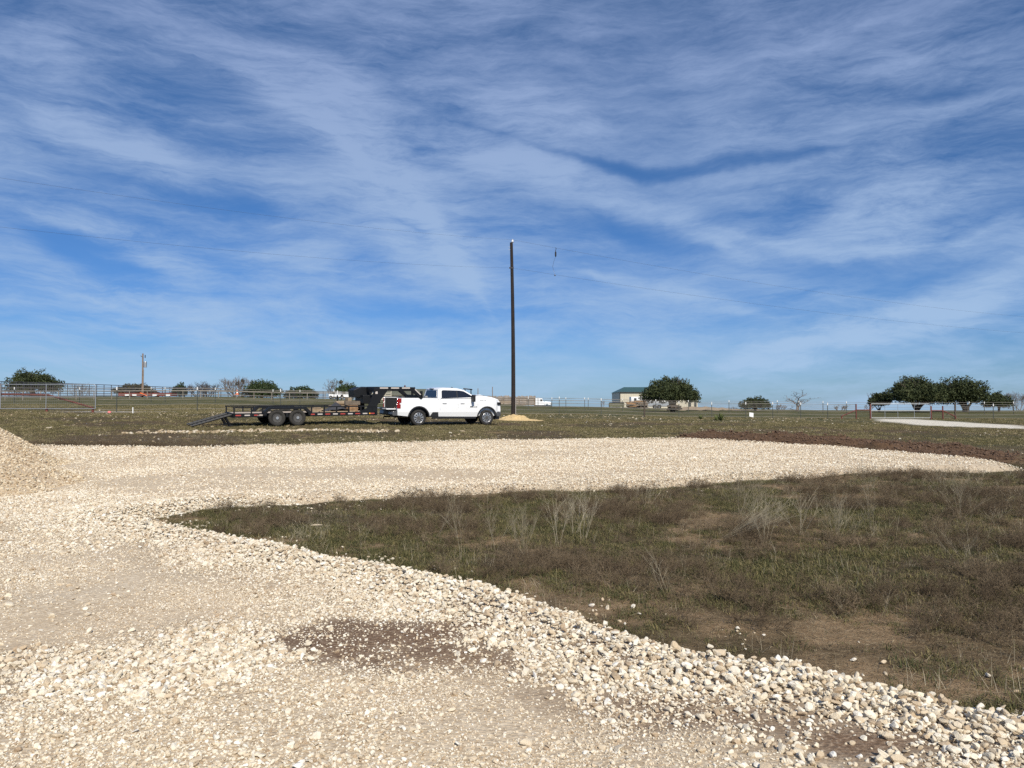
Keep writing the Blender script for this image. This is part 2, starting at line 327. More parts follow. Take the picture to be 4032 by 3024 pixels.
# ------------------------------------------------------------------ helpers
def children(o): return [c for c in o.children]
def setp(o, label=None, cat=None, group=None, kind=None):
    if label: o['label'] = label
    if cat: o['category'] = cat
    if group: o['group'] = group
    if kind: o['kind'] = kind
    return o
def thing(name, loc, label, cat, rz=0, group=None):
    o = bpy.data.objects.new(name, None); COL.objects.link(o); o.location = loc; o.rotation_euler = (0, 0, rz)
    o.empty_display_size = .1
    return setp(o, label, cat, group)
def meshobj(name, verts, faces, mat, parent=None, smooth_=False, link=True):
    me = bpy.data.meshes.new(name)
    verts = np.asarray(verts, dtype=np.float32).reshape(-1, 3)
    if isinstance(faces, np.ndarray):
        n = len(faces); k = faces.shape[1]
        me.vertices.add(len(verts)); me.vertices.foreach_set('co', verts.ravel())
        me.loops.add(n*k); me.loops.foreach_set('vertex_index', faces.astype(np.int32).ravel())
        me.polygons.add(n); me.polygons.foreach_set('loop_start', np.arange(0, n*k, k, dtype=np.int32))
        me.update(calc_edges=True)
    else: me.from_pydata([tuple(v) for v in verts], [], faces); me.update()
    if smooth_: me.polygons.foreach_set('use_smooth', [True]*len(me.polygons))
    else: me.shade_flat()
    if mat is not None: me.materials.append(MATS[mat] if isinstance(mat, str) else mat)
    o = bpy.data.objects.new(name, me)
    if link: COL.objects.link(o)
    if parent: o.parent = parent
    return o
class MB:
    def __init__(s): s.v = []; s.f = []
    def add(s, vs, fs):
        n = len(s.v); s.v += [tuple(v) for v in vs]; s.f += [tuple(i+n for i in f) for f in fs]; return s
    def box(s, c, d, rot=None):
        vs = [Vector((x*d[0]/2, y*d[1]/2, z*d[2]/2)) for x in (-1, 1) for y in (-1, 1) for z in (-1, 1)]
        if rot is not None: vs = [rot @ v for v in vs]
        c = Vector(c); return s.add([v+c for v in vs], [(0,1,3,2),(4,6,7,5),(0,4,5,1),(2,3,7,6),(0,2,6,4),(1,5,7,3)])
    def bb(s, x0, x1, y0, y1, z0, z1): return s.box(((x0+x1)/2, (y0+y1)/2, (z0+z1)/2), (abs(x1-x0), abs(y1-y0), abs(z1-z0)))
    def tube(s, a, b, r1, r2=None, n=8, cap=True):
        a = Vector(a); b = Vector(b); r2 = r1 if r2 is None else r2; d = (b-a)
        if d.length < 1e-6: return s
        q = d.to_track_quat('Z', 'Y'); vs = []
        for c, r in ((a, r1), (b, r2)):
            for i in range(n): t = 2*math.pi*i/n; vs.append(c + q @ Vector((r*math.cos(t), r*math.sin(t), 0)))
        fs = [(i, (i+1) % n, n+(i+1) % n, n+i) for i in range(n)]
        if cap: fs += [tuple(range(n-1, -1, -1)), tuple(range(n, 2*n))]
        return s.add(vs, fs)
    def path(s, pts, r, n=6, r2=None):
        pts = [Vector(p) for p in pts]; m_ = len(pts)
        for i in range(m_-1):
            ra = r if r2 is None else r+(r2-r)*i/(m_-1); rb = r if r2 is None else r+(r2-r)*(i+1)/(m_-1)
            s.tube(pts[i], pts[i+1], ra, rb, n, cap=(i in (0, m_-2)))
        return s
    def prism(s, poly, y0, y1, axis='y'):          # polygon in x,z extruded along y (or x: poly in y,z)
        n = len(poly)
        f = (lambda p, t: (p[0], t, p[1])) if axis == 'y' else ((lambda p, t: (t, p[0], p[1])) if axis == 'x' else (lambda p, t: (p[0], p[1], t)))
        return s.add([f(p, y0) for p in poly]+[f(p, y1) for p in poly],
                     [tuple(range(n)), tuple(range(2*n-1, n-1, -1))]+[(i, n+i, n+(i+1) % n, (i+1) % n) for i in range(n)])
    def lathe(s, c, prof, axis='z', n=20, caps=True):         # prof: (r, h)
        c = Vector(c); vs = []; m_ = len(prof)
        for r, h in prof:
            for i in range(n):
                t = 2*math.pi*i/n; a, b_ = r*math.cos(t), r*math.sin(t)
                vs.append(c + (Vector((a, b_, h)) if axis == 'z' else Vector((a, h, b_)) if axis == 'y' else Vector((h, a, b_))))
        fs = [(j*n+i, j*n+(i+1) % n, (j+1)*n+(i+1) % n, (j+1)*n+i) for j in range(m_-1) for i in range(n)]
        fs += [tuple(range(n)), tuple(range((m_-1)*n, m_*n))] if caps else [((m_-1)*n+i, (m_-1)*n+(i+1) % n, (i+1) % n, i) for i in range(n)]
        return s.add(vs, fs)
    def build(s, name, mat, parent=None, bevel=0, smooth_=False, seg=2):
        me = bpy.data.meshes.new(name); me.from_pydata(s.v, [], s.f)
        bm = bmesh.new(); bm.from_mesh(me); bmesh.ops.recalc_face_normals(bm, faces=bm.faces); bm.to_mesh(me); bm.free()
        me.materials.append(MATS[mat])
        if smooth_: me.polygons.foreach_set('use_smooth', [True]*len(me.polygons))
        o = bpy.data.objects.new(name, me); COL.objects.link(o)
        if parent: o.parent = parent
        if bevel:
            md = o.modifiers.new('bevel', 'BEVEL'); md.width = bevel; md.segments = seg; md.limit_method = 'ANGLE'; md.angle_limit = R(35)
            md.harden_normals = False
        return o
def copy_tree(o, parent=None):
    c = o.copy(); COL.objects.link(c)
    if parent: c.parent = parent
    for ch in o.children: copy_tree(ch, c)
    return c
def fpoint(name, me, arr, typ='FLOAT'):
    a = me.attributes.new(name, typ, 'POINT')
    a.data.foreach_set('vector' if typ == 'FLOAT_VECTOR' else 'value', np.asarray(arr, dtype=np.float32 if typ != 'INT' else np.int32).ravel())
_sg = {}
def scatter_group(coll):
    if coll.name in _sg: return _sg[coll.name]
    g = bpy.data.node_groups.new('scatter_'+coll.name, 'GeometryNodeTree')
    g.interface.new_socket('Geometry', in_out='INPUT', socket_type='NodeSocketGeometry'); g.interface.new_socket('Geometry', in_out='OUTPUT', socket_type='NodeSocketGeometry')
    N = g.nodes.new; i_ = N('NodeGroupInput'); o_ = N('NodeGroupOutput'); ip = N('GeometryNodeInstanceOnPoints'); ci = N('GeometryNodeCollectionInfo')
    ci.inputs['Collection'].default_value = coll; ci.inputs['Separate Children'].default_value = True; ci.inputs['Reset Children'].default_value = True
    ip.inputs['Pick Instance'].default_value = True
    L = g.links.new
    L(i_.outputs[0], ip.inputs['Points']); L(ci.outputs[0], ip.inputs['Instance'])
    for nm, ty, s in (('idx', 'INT', 'Instance Index'), ('scl', 'FLOAT_VECTOR', 'Scale'), ('rot', 'FLOAT_VECTOR', 'Rotation')):
        a = N('GeometryNodeInputNamedAttribute'); a.data_type = ty; a.inputs['Name'].default_value = nm
        src = a.outputs['Attribute']
        if nm == 'rot':
            e = N('FunctionNodeEulerToRotation'); L(src, e.inputs[0]); src = e.outputs[0]
        L(src, ip.inputs[s])
    L(ip.outputs[0], o_.inputs[0]); _sg[coll.name] = g; return g
def scatter(name, pts, scl, rot, idx, coll, parent=None):
    me = bpy.data.meshes.new(name); me.vertices.add(len(pts)); me.vertices.foreach_set('co', np.asarray(pts, np.float32).ravel())
    scl = np.asarray(scl, float)
    if scl.ndim == 1: scl = np.stack([scl]*3, 1)
    fpoint('scl', me, scl, 'FLOAT_VECTOR'); fpoint('rot', me, rot, 'FLOAT_VECTOR'); fpoint('idx', me, idx, 'INT')
    o = bpy.data.objects.new(name, me); COL.objects.link(o)
    if parent: o.parent = parent
    md = o.modifiers.new('scatter', 'NODES'); md.node_group = scatter_group(coll)
    return o
def proto_coll(name, objs):
    c = bpy.data.collections.new(name)      # kept out of the scene: only sources for the scatter
    for o in objs: c.objects.link(o)
    return c
# stone prototypes: random convex chips with worn corners
def stone_mesh(i, sub=2):
    r = np.random.default_rng(100+i); bm = bmesh.new(); bmesh.ops.create_icosphere(bm, subdivisions=sub, radius=1)
    V = np.array([v.co[:] for v in bm.verts])
    nrm = r.normal(size=(13, 3)); nrm /= np.linalg.norm(nrm, axis=1)[:, None]; d = r.uniform(.42, .80, 13)
    for n_, d_ in zip(nrm, d):
        t = V @ n_; V = V - np.outer(np.maximum(t-d_, 0)*.98, n_)
    V *= np.array([1, r.uniform(.62, .95), r.uniform(.42, .75)]); V += r.normal(scale=.012, size=V.shape)
    F_ = np.array([[v.index for v in f.verts] for f in bm.faces]); bm.free(); return V, F_
def stones(mat, n=12, sub=2, off=0):
    out = []
    for i in range(n):
        V, F_ = stone_mesh(i+off, sub); out.append(meshobj(f'stone_{mat}_{i:02d}', V, F_, mat, link=False))
    return proto_coll('stones_'+mat, out)
ST_L = stones('limestone', 14); ST_T = stones('tan_limestone', 10, 2, 30); ST_F = stones('field_rock', 10, 2, 60)

# ------------------------------------------------------------------ the ground sheet
def axis_pts(fine0, fine1, step, lo, hi, grow=1.06):
    a = list(np.arange(fine0, fine1+1e-6, step)); s = step; x = a[-1]
    while x < hi: s *= grow; x += s; a.append(x)
    s = step; x = a[0]
    while x > lo: s *= grow; x -= s; a.insert(0, x)
    return np.array(a)
gx = axis_pts(-12, 16, .16, -4500, 4500); gy = axis_pts(4, 24, .16, -80, 4500, 1.045)
GX, GY = np.meshgrid(gx, gy); sh = GX.shape
BERM = G2([(1450,948),(1560,938),(1700,944),(1900,955),(2050,965),(2180,985),(2205,1006),(2150,1000),(1950,982),(1800,968),(1600,957),(1480,951)])
bsd = sdist(GX, GY, BERM)
bermm = smooth(-.5, .35, bsd + .7*fbm(GX, GY, 1.0, 61, 3)) * (GY > 5)
bh = bermm*(.06+.30*np.clip(fbm(GX, GY, 1.3, 62, 4)+.15, 0, 1)) + bermm*.12*np.maximum(0, fbm(GX, GY, .45, 63, 2))
TRACK = G2([(1885,905),(1960,905),(2190,918),(2212,921),(2300,928),(2190,926),(2100,923),(2000,919),(1950,914),(1900,910)])
trk = smooth(-.3, .3, sdist(GX, GY, TRACK)+.5*fbm(GX, GY, 1.2, 70, 2))
# pale caliche lane running behind the left fence
lane = np.exp(-((GY-(50.5+.06*GX+ .9*fbm(GX, GX*0, 12, 71, 2)))/.75)**2)*smooth(-14, -19, GX)
trk = np.maximum(trk, lane*.8)
sdp = padsd(GX, GY); Z = terr(GX, GY) + bh - .14*smooth(.15, .6, sdp)
ia = np.arange(sh[0]*sh[1]).reshape(sh)
Fc = np.stack([ia[:-1,:-1], ia[:-1,1:], ia[1:,1:], ia[1:,:-1]], -1).reshape(-1, 4)
ground = meshobj('ground', np.stack([GX, GY, Z], -1).reshape(-1, 3), Fc, 'field_soil', smooth_=True); setp(ground, kind='structure')
fpoint('berm', ground.data, bermm.ravel()); fpoint('track', ground.data, trk.ravel()); fpoint('meadow', ground.data, smooth(48, 62, GY+1.5*fbm(GX, GY, 6, 9, 3)).ravel())
LOOSE1 = G2([(0,1450),(180,1440),(420,1385),(700,1400),(720,1430),(560,1475),(500,1520),(250,1560),(0,1560)])
SM2 = [G2(q) for q in ([(0,1240),(200,1225),(430,1290),(380,1345),(150,1400),(0,1400)], [(600,1490),(900,1500),(1200,1560),(1500,1659),(250,1659),(330,1590)], [(1180,1455),(1500,1480),(1750,1560),(1900,1620),(1600,1580),(1300,1520)], [(700,1240),(900,1290),(1000,1320),(850,1330),(560,1260)])]
def sm2(X, Y):
    m = np.zeros(np.shape(X))
    for q in SM2: m = np.maximum(m, smooth(-.35, .35, sdist(X, Y, q)+.5*fbm(X, Y, .7, 88, 3)))
    return m
SMOOTHB = G2([(180,1045),(500,1020),(950,1018),(1050,1035),(900,1060),(600,1080),(350,1095),(200,1075)])
bare_ = lambda X, Y: smooth(.06, .30, fbm(X, Y, 1.5, 101, 4)+.11*smooth(10, 5, Y)+.07*smooth(0, 6, X))*(.35+.65*smooth(-.1, .12, fbm(X, Y, .35, 102, 3)))
fpoint('bare', ground.data, (bare_(GX, GY)*smooth(26, 20, GY)).ravel())
# gravel pad and drive
px_ = axis_pts(-7, 7, .09, -40, 24, 1.03); py_ = axis_pts(3, 10, .09, -12, 34, 1.025)
QX, QY = np.meshgrid(px_, py_); sd = padsd(QX, QY); QZ = padz(QX, QY, sd)
ia = np.arange(QX.size).reshape(QX.shape); Fc = np.stack([ia[:-1,:-1], ia[:-1,1:], ia[1:,1:], ia[1:,:-1]], -1).reshape(-1, 4)
keep = (sd.ravel()[Fc] > -.3).any(1); Fc = Fc[keep]; used = np.unique(Fc); remap = -np.ones(QX.size, int); remap[used] = np.arange(len(used))
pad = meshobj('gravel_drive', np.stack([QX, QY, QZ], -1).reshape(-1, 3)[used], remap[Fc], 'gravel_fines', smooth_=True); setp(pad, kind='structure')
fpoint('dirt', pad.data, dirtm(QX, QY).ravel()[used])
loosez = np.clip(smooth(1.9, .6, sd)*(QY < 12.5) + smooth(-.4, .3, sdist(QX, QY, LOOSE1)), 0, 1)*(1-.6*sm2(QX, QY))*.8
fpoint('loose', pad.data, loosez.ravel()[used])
tanz = smooth(.0, .3, fbm(QX, QY, 2.5, 77, 3)+.1)*.6
fpoint('tan', pad.data, tanz.ravel()[used])

# ------------------------------------------------------------------ loose gravel on the drive
def inview(X, Y, mrg=.04):
    return (Y > 2.9) & (np.abs(X) < Y*(.672+mrg)+.3)
def stone_field(dens, y0, y1, smin, smax, zones):
    W = .72*y1+.5; A = 2*W*(y1-y0); n = int(A*dens)
    X = rng.uniform(-W, W, n); Y = rng.uniform(y0, y1, n); k = inview(X, Y); X = X[k]; Y = Y[k]
    sd = padsd(X, Y); k = zones(X, Y, sd); X = X[k]; Y = Y[k]; sd = sd[k]
    s = smin*(smax/smin)**(rng.random(len(X))**1.25)
    return X, Y, sd, s
def z_fines(X, Y, sd):
    d = dirtm(X, Y); n = fbm(X, Y, .8, 81, 4)
    return (sd > .0) & (rng.random(len(X)) < np.clip(.55+1.2*n, .05, 1)*(1-.75*d))
def z_mid(X, Y, sd):
    d = dirtm(X, Y); n = fbm(X, Y, 1.1, 83, 4); rib = smooth(1.9, .5, sd)*(Y < 12.5); lo = smooth(-.4, .3, sdist(X, Y, LOOSE1)+.4*fbm(X, Y, .8, 87, 2))
    sm = smooth(-1, .6, sdist(X, Y, SMOOTHB))
    pr = .16+1.3*n+.9*rib+.9*lo+.3*(Y > 11.5) - .6*sm
    return (sd > -.03) & (rng.random(len(X)) < np.clip(pr-.5*sm2(X, Y)*(1-rib), .03, 1)*(1-.9*d))
def z_big(X, Y, sd):
    d = dirtm(X, Y); rib = smooth(1.35+.4*smooth(7, 4, Y), .35, sd)*(Y < 12.5); lo = smooth(-.3, .3, sdist(X, Y, LOOSE1)+.4*fbm(X, Y, .8, 87, 2)); n = fbm(X, Y, .7, 85, 3)
    pr = .02+.35*n+.9*rib+.9*lo
    return (sd > -.10) & (rng.random(len(X)) < np.clip(pr-.5*sm2(X, Y)*(1-rib), .012, 1)*(1-.92*d))
def z_pad(X, Y, sd):
    n = fbm(X, Y, 2.2, 89, 4); sm = smooth(-1, .6, sdist(X, Y, SMOOTHB))
    return (sd > -.05) & (rng.random(len(X)) < np.clip(.72+.9*n-.55*sm, .08, 1))
def z_spill(X, Y, sd):
    g = fbm(X, Y, .6, 91, 3)
    return (sd < 0) & (sd > -1.1) & (rng.random(len(X)) < np.clip((.30*np.exp(sd/.16)+1.6*np.maximum(0, g-.12)*np.exp(sd/.35))*(1+2*g), 0, 1)*(Y < 13)+ np.clip(.12*np.exp(sd/.3), 0, 1)*(Y >= 13))
sets = [stone_field(5200, 2.9, 6.5, .0035, .008, z_fines), stone_field(2600, 6.5, 11, .005, .009, z_fines),
        stone_field(2500, 2.9, 8, .007, .0155, z_mid), stone_field(1500, 8, 15, .009, .017, z_mid),
        stone_field(1050, 2.9, 8, .014, .029, z_big), stone_field(800, 8, 13, .015, .029, z_big),
        stone_field(700, 11, 20, .011, .024, z_pad), stone_field(380, 20, 33, .013, .028, z_pad), stone_field(300, 3, 14, .009, .027, z_spill), stone_field(50, 14, 33, .02, .035, z_spill)]
X, Y, SD, S = [np.concatenate([s[i] for s in sets]) for i in range(4)]
ph = pileh(X, Y); k = ph <= .01; X, Y, SD, S = X[k], Y[k], SD[k], S[k]
zz = np.where(SD > 0, padz(X, Y, SD), np.maximum(terr(X, Y), padz(X, Y, SD)))
rib = smooth(1.1, .1, SD)*(S > .017)*(SD > 0)
zz = zz + S*(.12+.5*rng.random(len(S))) + rib*rng.random(len(S))*.05
rot = np.stack([rng.normal(0, .35, len(S)), rng.normal(0, .35, len(S)), rng.uniform(0, 6.28, len(S))], 1)
scl = np.stack([S*rng.uniform(.85, 1.3, len(S)), S*rng.uniform(.8, 1.2, len(S)), S*rng.uniform(.8, 1.2, len(S))], 1)*1.15
print('stones', len(S))
lg = scatter('loose_gravel', np.stack([X, Y, zz], 1), scl, rot, rng.integers(0, 14, len(S)), ST_L)
setp(lg, 'crushed white limestone gravel spread loose over the drive and pad', 'gravel', kind='stuff')
# heap
hx = np.arange(-18.5, -8, .1); hy = np.arange(12, 22.5, .1); HX, HY = np.meshgrid(hx, hy); HH = pileh(HX, HY)
hz = terr0(HX, HY)+HH+.07+np.where(HH > .02, .05*fbm(HX, HY, .5, 33, 3), -.12)
ia = np.arange(HX.size).reshape(HX.shape); Fc = np.stack([ia[:-1,:-1], ia[:-1,1:], ia[1:,1:], ia[1:,:-1]], -1).reshape(-1, 4)
keep = (HH.ravel()[Fc] > 0).any(1); Fc = Fc[keep]; used = np.unique(Fc); remap = -np.ones(HX.size, int); remap[used] = np.arange(len(used))
heap = meshobj('gravel_heap', np.stack([HX-PILE[0], HY-PILE[1], hz], -1).reshape(-1, 3)[used], remap[Fc], 'gravel_fines', smooth_=True)
heap.location = (PILE[0], PILE[1], 0)
setp(heap, 'tall heap of tan crushed stone dumped on the gravel at the left edge', 'gravel heap')
fpoint('tan', heap.data, np.ones(len(used))); fpoint('dirt', heap.data, np.zeros(len(used)))
n = 110000; X = rng.uniform(-18, -8, n); Y = rng.uniform(11.5, 22, n); h = pileh(X, Y)
k = (h > .01)*(rng.random(n) < np.clip(.75-.55*smooth(.5, 1.4, h)+.6*fbm(X, Y, .9, 93, 3), .1, 1))*inview(X, Y, .08); X, Y, h = X[k], Y[k], h[k]
S = .011*(3.6)**(rng.random(len(X))**1.3)
zz = terr0(X, Y)+h+.07+.05*fbm(X, Y, .5, 33, 3)+S*.35
hs_ = scatter('loose_stones', np.stack([X-PILE[0], Y-PILE[1], zz], 1), S*1.15, np.stack([rng.normal(0, .5, len(S)), rng.normal(0, .5, len(S)), rng.uniform(0, 6.28, len(S))], 1), rng.integers(0, 10, len(S)), ST_T, heap)
hs_['kind'] = 'stuff'
# ------------------------------------------------------------------ object materials
simple('white_paint', (.80, .81, .82), .28, var=.02, coat=.6)
simple('black_plastic', (.015, .015, .017), .5, var=.2)
simple('black_steel', (.008, .009, .011), .5, var=.25, scale=5, spec=.3)
simple('tyre_rubber', (.022, .021, .02), .85, var=.35, scale=9)
simple('dusty_tyre', (.03, .028, .025), .9, var=.35, scale=6)
simple('alloy', (.62, .62, .63), .3, .8, var=.05)
simple('grey_rim', (.10, .096, .09), .5, .4, var=.3)
simple('dark_glass', (.012, .014, .02), .06, var=.1, spec=.8)
simple('chrome', (.17, .17, .175), .38, .7, var=.1)
simple('red_lens', (.26, .012, .015), .15, var=.2, coat=.6)
simple('reflector_red', (.40, .06, .05), .35, var=.1)
simple('reflector_white', (.55, .5, .46), .35, var=.06)
simple('amber_lens', (.85, .42, .04), .3)
simple('deck_wood', (.42, .35, .28), .85, var=.25, scale=6)
simple('timber', (.28, .17, .09), .85, var=.35, scale=7)
simple('grey_timber', (.15, .12, .09), .9, var=.35, scale=7)
simple('board', (.29, .22, .145), .85, var=.25, scale=5)
simple('tarp', (.045, .045, .05), .6, var=.4, scale=4)
simple('pole_wood', (.018, .012, .010), .9, var=.4, scale=2.5, bmp=.3)
simple('grey_pole_wood', (.21, .15, .11), .9, var=.3, scale=2)
simple('porcelain', (.75, .76, .78), .25)
simple('wire', (.10, .10, .11), .55, .5)
simple('galvanised', (.36, .38, .40), .5, .6, var=.15, scale=6)
simple('dull_wire', (.34, .31, .27), .6, .4)
simple('red_pipe', (.13, .035, .025), .65, var=.35, scale=4)
simple('dark_pipe', (.045, .045, .055), .6, .3, var=.3)
simple('post_green', (.05, .055, .045), .7, var=.3)
simple('post_tip', (.80, .80, .78), .5)
simple('pale_pipe', (.22, .19, .155), .7, var=.2)
simple('bark', (.085, .065, .05), .95, var=.4, scale=6)
simple('grey_bark', (.17, .14, .12), .95, var=.3, scale=6)
simple('cream_metal', (.55, .50, .39), .5, var=.05)
simple('green_metal', (.035, .085, .07), .45, var=.12)
simple('olive_metal', (.12, .12, .07), .55, var=.12)
simple('dark_trim', (.03, .035, .035), .5)
simple('old_boards', (.28, .225, .175), .9, var=.4, scale=1.3)
simple('sign_white', (.86, .86, .85), .45, var=.03)
simple('pink_ribbon', (.85, .25, .25), .6)
simple('orange_plastic', (.85, .16, .03), .5)
simple('rust_red', (.16, .035, .025), .7, var=.3)
simple('sawdust', (.52, .38, .19), .95, var=.25, scale=12)
simple('mid_grey', (.35, .36, .37), .5)
def leafmat(name, a, c, d):
    m, nt_, b = newmat(name); p = pos(nt_)
    f = tnoise(nt_, p, .9, 4, .7); g = tnoise(nt_, p, 7, 2, .6)
    x = ramp(nt_, f, [(.32, a), (.52, c), (.7, d)]); x = mixc_(nt_, maprange(nt_, g, .35, .7, 0, .6), x, mixc_(nt_, .5, x, d))
    nt_.links.new(x, b.inputs['Base Color']); b.inputs['Roughness'].default_value = .7; b.inputs['Specular IOR Level'].default_value = .2
leafmat('oak_leaf', (.022, .032, .014), (.042, .055, .022), (.08, .088, .034))
leafmat('juniper_leaf', (.02, .034, .015), (.038, .058, .022), (.075, .095, .034))
leafmat('olive_leaf', (.05, .05, .024), (.075, .068, .034), (.12, .10, .055))
leafmat('yucca_leaf', (.07, .09, .03), (.12, .15, .05), (.2, .22, .09))

# ------------------------------------------------------------------ pickup truck (x forward from the rear axle, -y faces the camera)
def place_on(o, X, Y, yaw, fp):
    """stand a vehicle on the terrain through its wheel contact points"""
    c, s = math.cos(yaw), math.sin(yaw); M = []; b = []
    for x, y in fp:
        wx, wy = X+c*x-s*y, Y+s*x+c*y; M.append((x, y, 1)); b.append(float(terr0(wx, wy)))
    k = np.linalg.lstsq(np.array(M), np.array(b), rcond=None)[0]
    o.location = (X, Y, float(k[2])+.01); ax = Vector((1, 0, float(k[0]))).normalized(); ay = Vector((0, 1, float(k[1])))
    az_ = ax.cross(ay).normalized(); ay = az_.cross(ax)
    Mx = Matrix((ax, ay, az_)).transposed(); o.rotation_mode = 'XYZ'; o.rotation_euler = (Matrix.Rotation(yaw, 3, 'Z') @ Mx).to_euler()
truck = thing('pickup_truck', (0, 0, 0), 'white four door pickup truck with its tailgate down hitched to the black trailer', 'pickup truck')
RX, FX, TR, WB = 0, 4.036, .42, 4.036
def arch(cx, r, z0, n=12):                # polygon points over a wheel opening, front to rear
    a0 = math.asin((z0-.42)/r)
    return [(cx+r*math.cos(t), .42+r*math.sin(t)) for t in [a0+(math.pi-2*a0)*i/n for i in range(n+1)]]
side = [(-1.2, .80), (-1.17, .55), (-.62, .50)] + arch(0, .60, .50)[::-1] + [(.62, .49), (3.44, .47)] + arch(FX, .60, .47)[::-1] + [(4.66, .52), (4.86, .74), (4.92, 1.0), (4.90, 1.28), (4.72, 1.40), (4.3, 1.475), (3.34, 1.55), (3.15, 1.46), (1.12, 1.42), (1.05, 1.45), (-1.2, 1.47)]
sideL = side
for sy in (-1, 1):
    mb = MB()
    # flat panel cut into bands, then shaped: widest at the shoulder, tucked in at the sill, the top and the nose
    mb.prism(side, sy*.87, sy*1.03); o = mb.build('side_panel', 'white_paint', truck)
    bm = bmesh.new(); bm.from_mesh(o.data)
    for co, no in [((0, 0, z), (0, 0, 1)) for z in (.60, .72, 1.20, 1.32, 1.40)]+[((x, 0, 0), (1, 0, 0)) for x in (-1.1, 4.45, 4.6, 4.7, 4.8, 4.88)]:
        bmesh.ops.bisect_plane(bm, geom=bm.verts[:]+bm.edges[:]+bm.faces[:], plane_co=co, plane_no=no)
    for v in bm.verts:
        if abs(v.co.y) > 1.0:
            x, z = v.co.x, v.co.z; t = .05*max(0, (.72-z)/.25)+.035*max(0, (z-1.2)/.25)**1.3
            if x > 4.45: t += .28*((x-4.45)/.45)**2
            if x < -1.1: t += .02
            v.co.y = sy*(1.03-t)
    bm.to_mesh(o.data); bm.free(); o.modifiers.new('bevel', 'BEVEL').width = .012
    for cx, z0 in ((0, .50), (FX, .47)):
        a_ = arch(cx, .62, z0); b_ = arch(cx, .555, z0); m2 = MB(); k = len(a_)
        m2.add([(p[0], sy*1.045, p[1]) for p in a_]+[(p[0], sy*1.045, p[1]) for p in b_]+[(p[0], sy*.9, p[1]) for p in a_]+[(p[0], sy*.9, p[1]) for p in b_],
               [(i, i+1, k+i+1, k+i) for i in range(k-1)]+[(2*k+i, 2*k+i+1, i+1, i) for i in range(k-1)]+[(k+i, k+i+1, 3*k+i+1, 3*k+i) for i in range(k-1)])
        m2.build('wheel_arch_trim', 'black_plastic', truck)
# cab and hood centre shell
hood = [(3.30, .5), (3.30, 1.57), (3.9, 1.60), (4.4, 1.53), (4.78, 1.42), (4.93, 1.25), (4.97, .8), (4.9, .5)]
MB().prism(hood, -.875, .875).build('hood', 'white_paint', truck, bevel=.03)
MB().prism([(3.45, 1.585), (3.95, 1.605), (4.15, 1.575), (4.15, 1.60), (3.9, 1.66), (3.5, 1.62)], -.42, .42).build('hood_scoop', 'white_paint', truck, bevel=.015)
MB().bb(3.5, 3.97, -.80, -.60, 1.58, 1.615).build('hood_vent', 'black_plastic', truck)
MB().bb(1.08, 3.32, -.875, .875, .5, 1.45).build('cab_floor', 'white_paint', truck)
gl = MB(); b0 = [(1.1, 1.43), (3.36, 1.50)]; # greenhouse: lower ring, upper ring (narrower)
def ring(pts, y): return [(x, s*y, z) for s in (-1, 1) for x, z in pts]
def loft(mb, lo, ylo, hi, yhi):
    k = len(lo); v = ring(lo, ylo)+ring(hi, yhi)
    f = []
    for s in (0, 1): f += [(s*k+i, s*k+i+1, 2*k+s*k+i+1, 2*k+s*k+i) for i in range(k-1)]
    f += [(0, k, 3*k, 2*k), (k-1, 2*k-1, 4*k-1, 3*k-1)]
    f += [(2*k+i, 2*k+i+1, 3*k+i+1, 3*k+i) for i in range(k-1)]; f += [(i, i+1, k+i+1, k+i) for i in range(k-1)]
    return mb.add(v, f)
loft(MB(), [(1.08, 1.42), (1.3, 1.42), (3.0, 1.44), (3.42, 1.5)], .99, [(1.17, 1.92), (1.5, 2.0), (2.35, 1.98), (2.72, 1.90)], .80).build('cab', 'white_paint', truck, bevel=.03)
loft(MB(), [(1.14, 1.90), (1.5, 1.97), (2.35, 1.96), (2.74, 1.89)], .82, [(1.22, 1.96), (1.5, 2.025), (2.3, 2.01), (2.66, 1.93)], .66).build('roof', 'white_paint', truck, bevel=.03, smooth_=True)
def onside(x, z, sy, off=.006):           # point on the leaning cab side
    t = (z-1.43)/.56; return (x, sy*(.99-.19*t+off+.01), z)
for sy in (-1, 1):
    for poly in ([(1.30, 1.47), (2.20, 1.49), (2.20, 1.875), (1.42, 1.885), (1.34, 1.84)], [(2.26, 1.49), (3.22, 1.53), (2.98, 1.66), (2.66, 1.83), (2.45, 1.87), (2.26, 1.875)]):
        k = len(poly); m = MB(); m.add([onside(x, z, sy) for x, z in poly]+[onside(x, z, sy, -.02) for x, z in poly], [tuple(range(k)), tuple(range(2*k-1, k-1, -1))]+[(i, k+i, k+(i+1) % k, (i+1) % k) for i in range(k)])
        m.build('side_window', 'dark_glass', truck)
    m = MB(); poly = [(2.20, 1.485), (2.26, 1.485), (2.26, 1.877), (2.20, 1.877)]
    m.add([onside(x, z, sy, .004) for x, z in poly]+[onside(x, z, sy, -.02) for x, z in poly], [(0,1,2,3),(7,6,5,4),(0,4,5,1),(1,5,6,2),(2,6,7,3),(3,7,4,0)]); m.build('window_pillar', 'black_plastic', truck)
    MB().bb(1.25, 3.3, sy*1.0, sy*1.004, 1.445, 1.465).build('window_trim', 'black_plastic', truck)
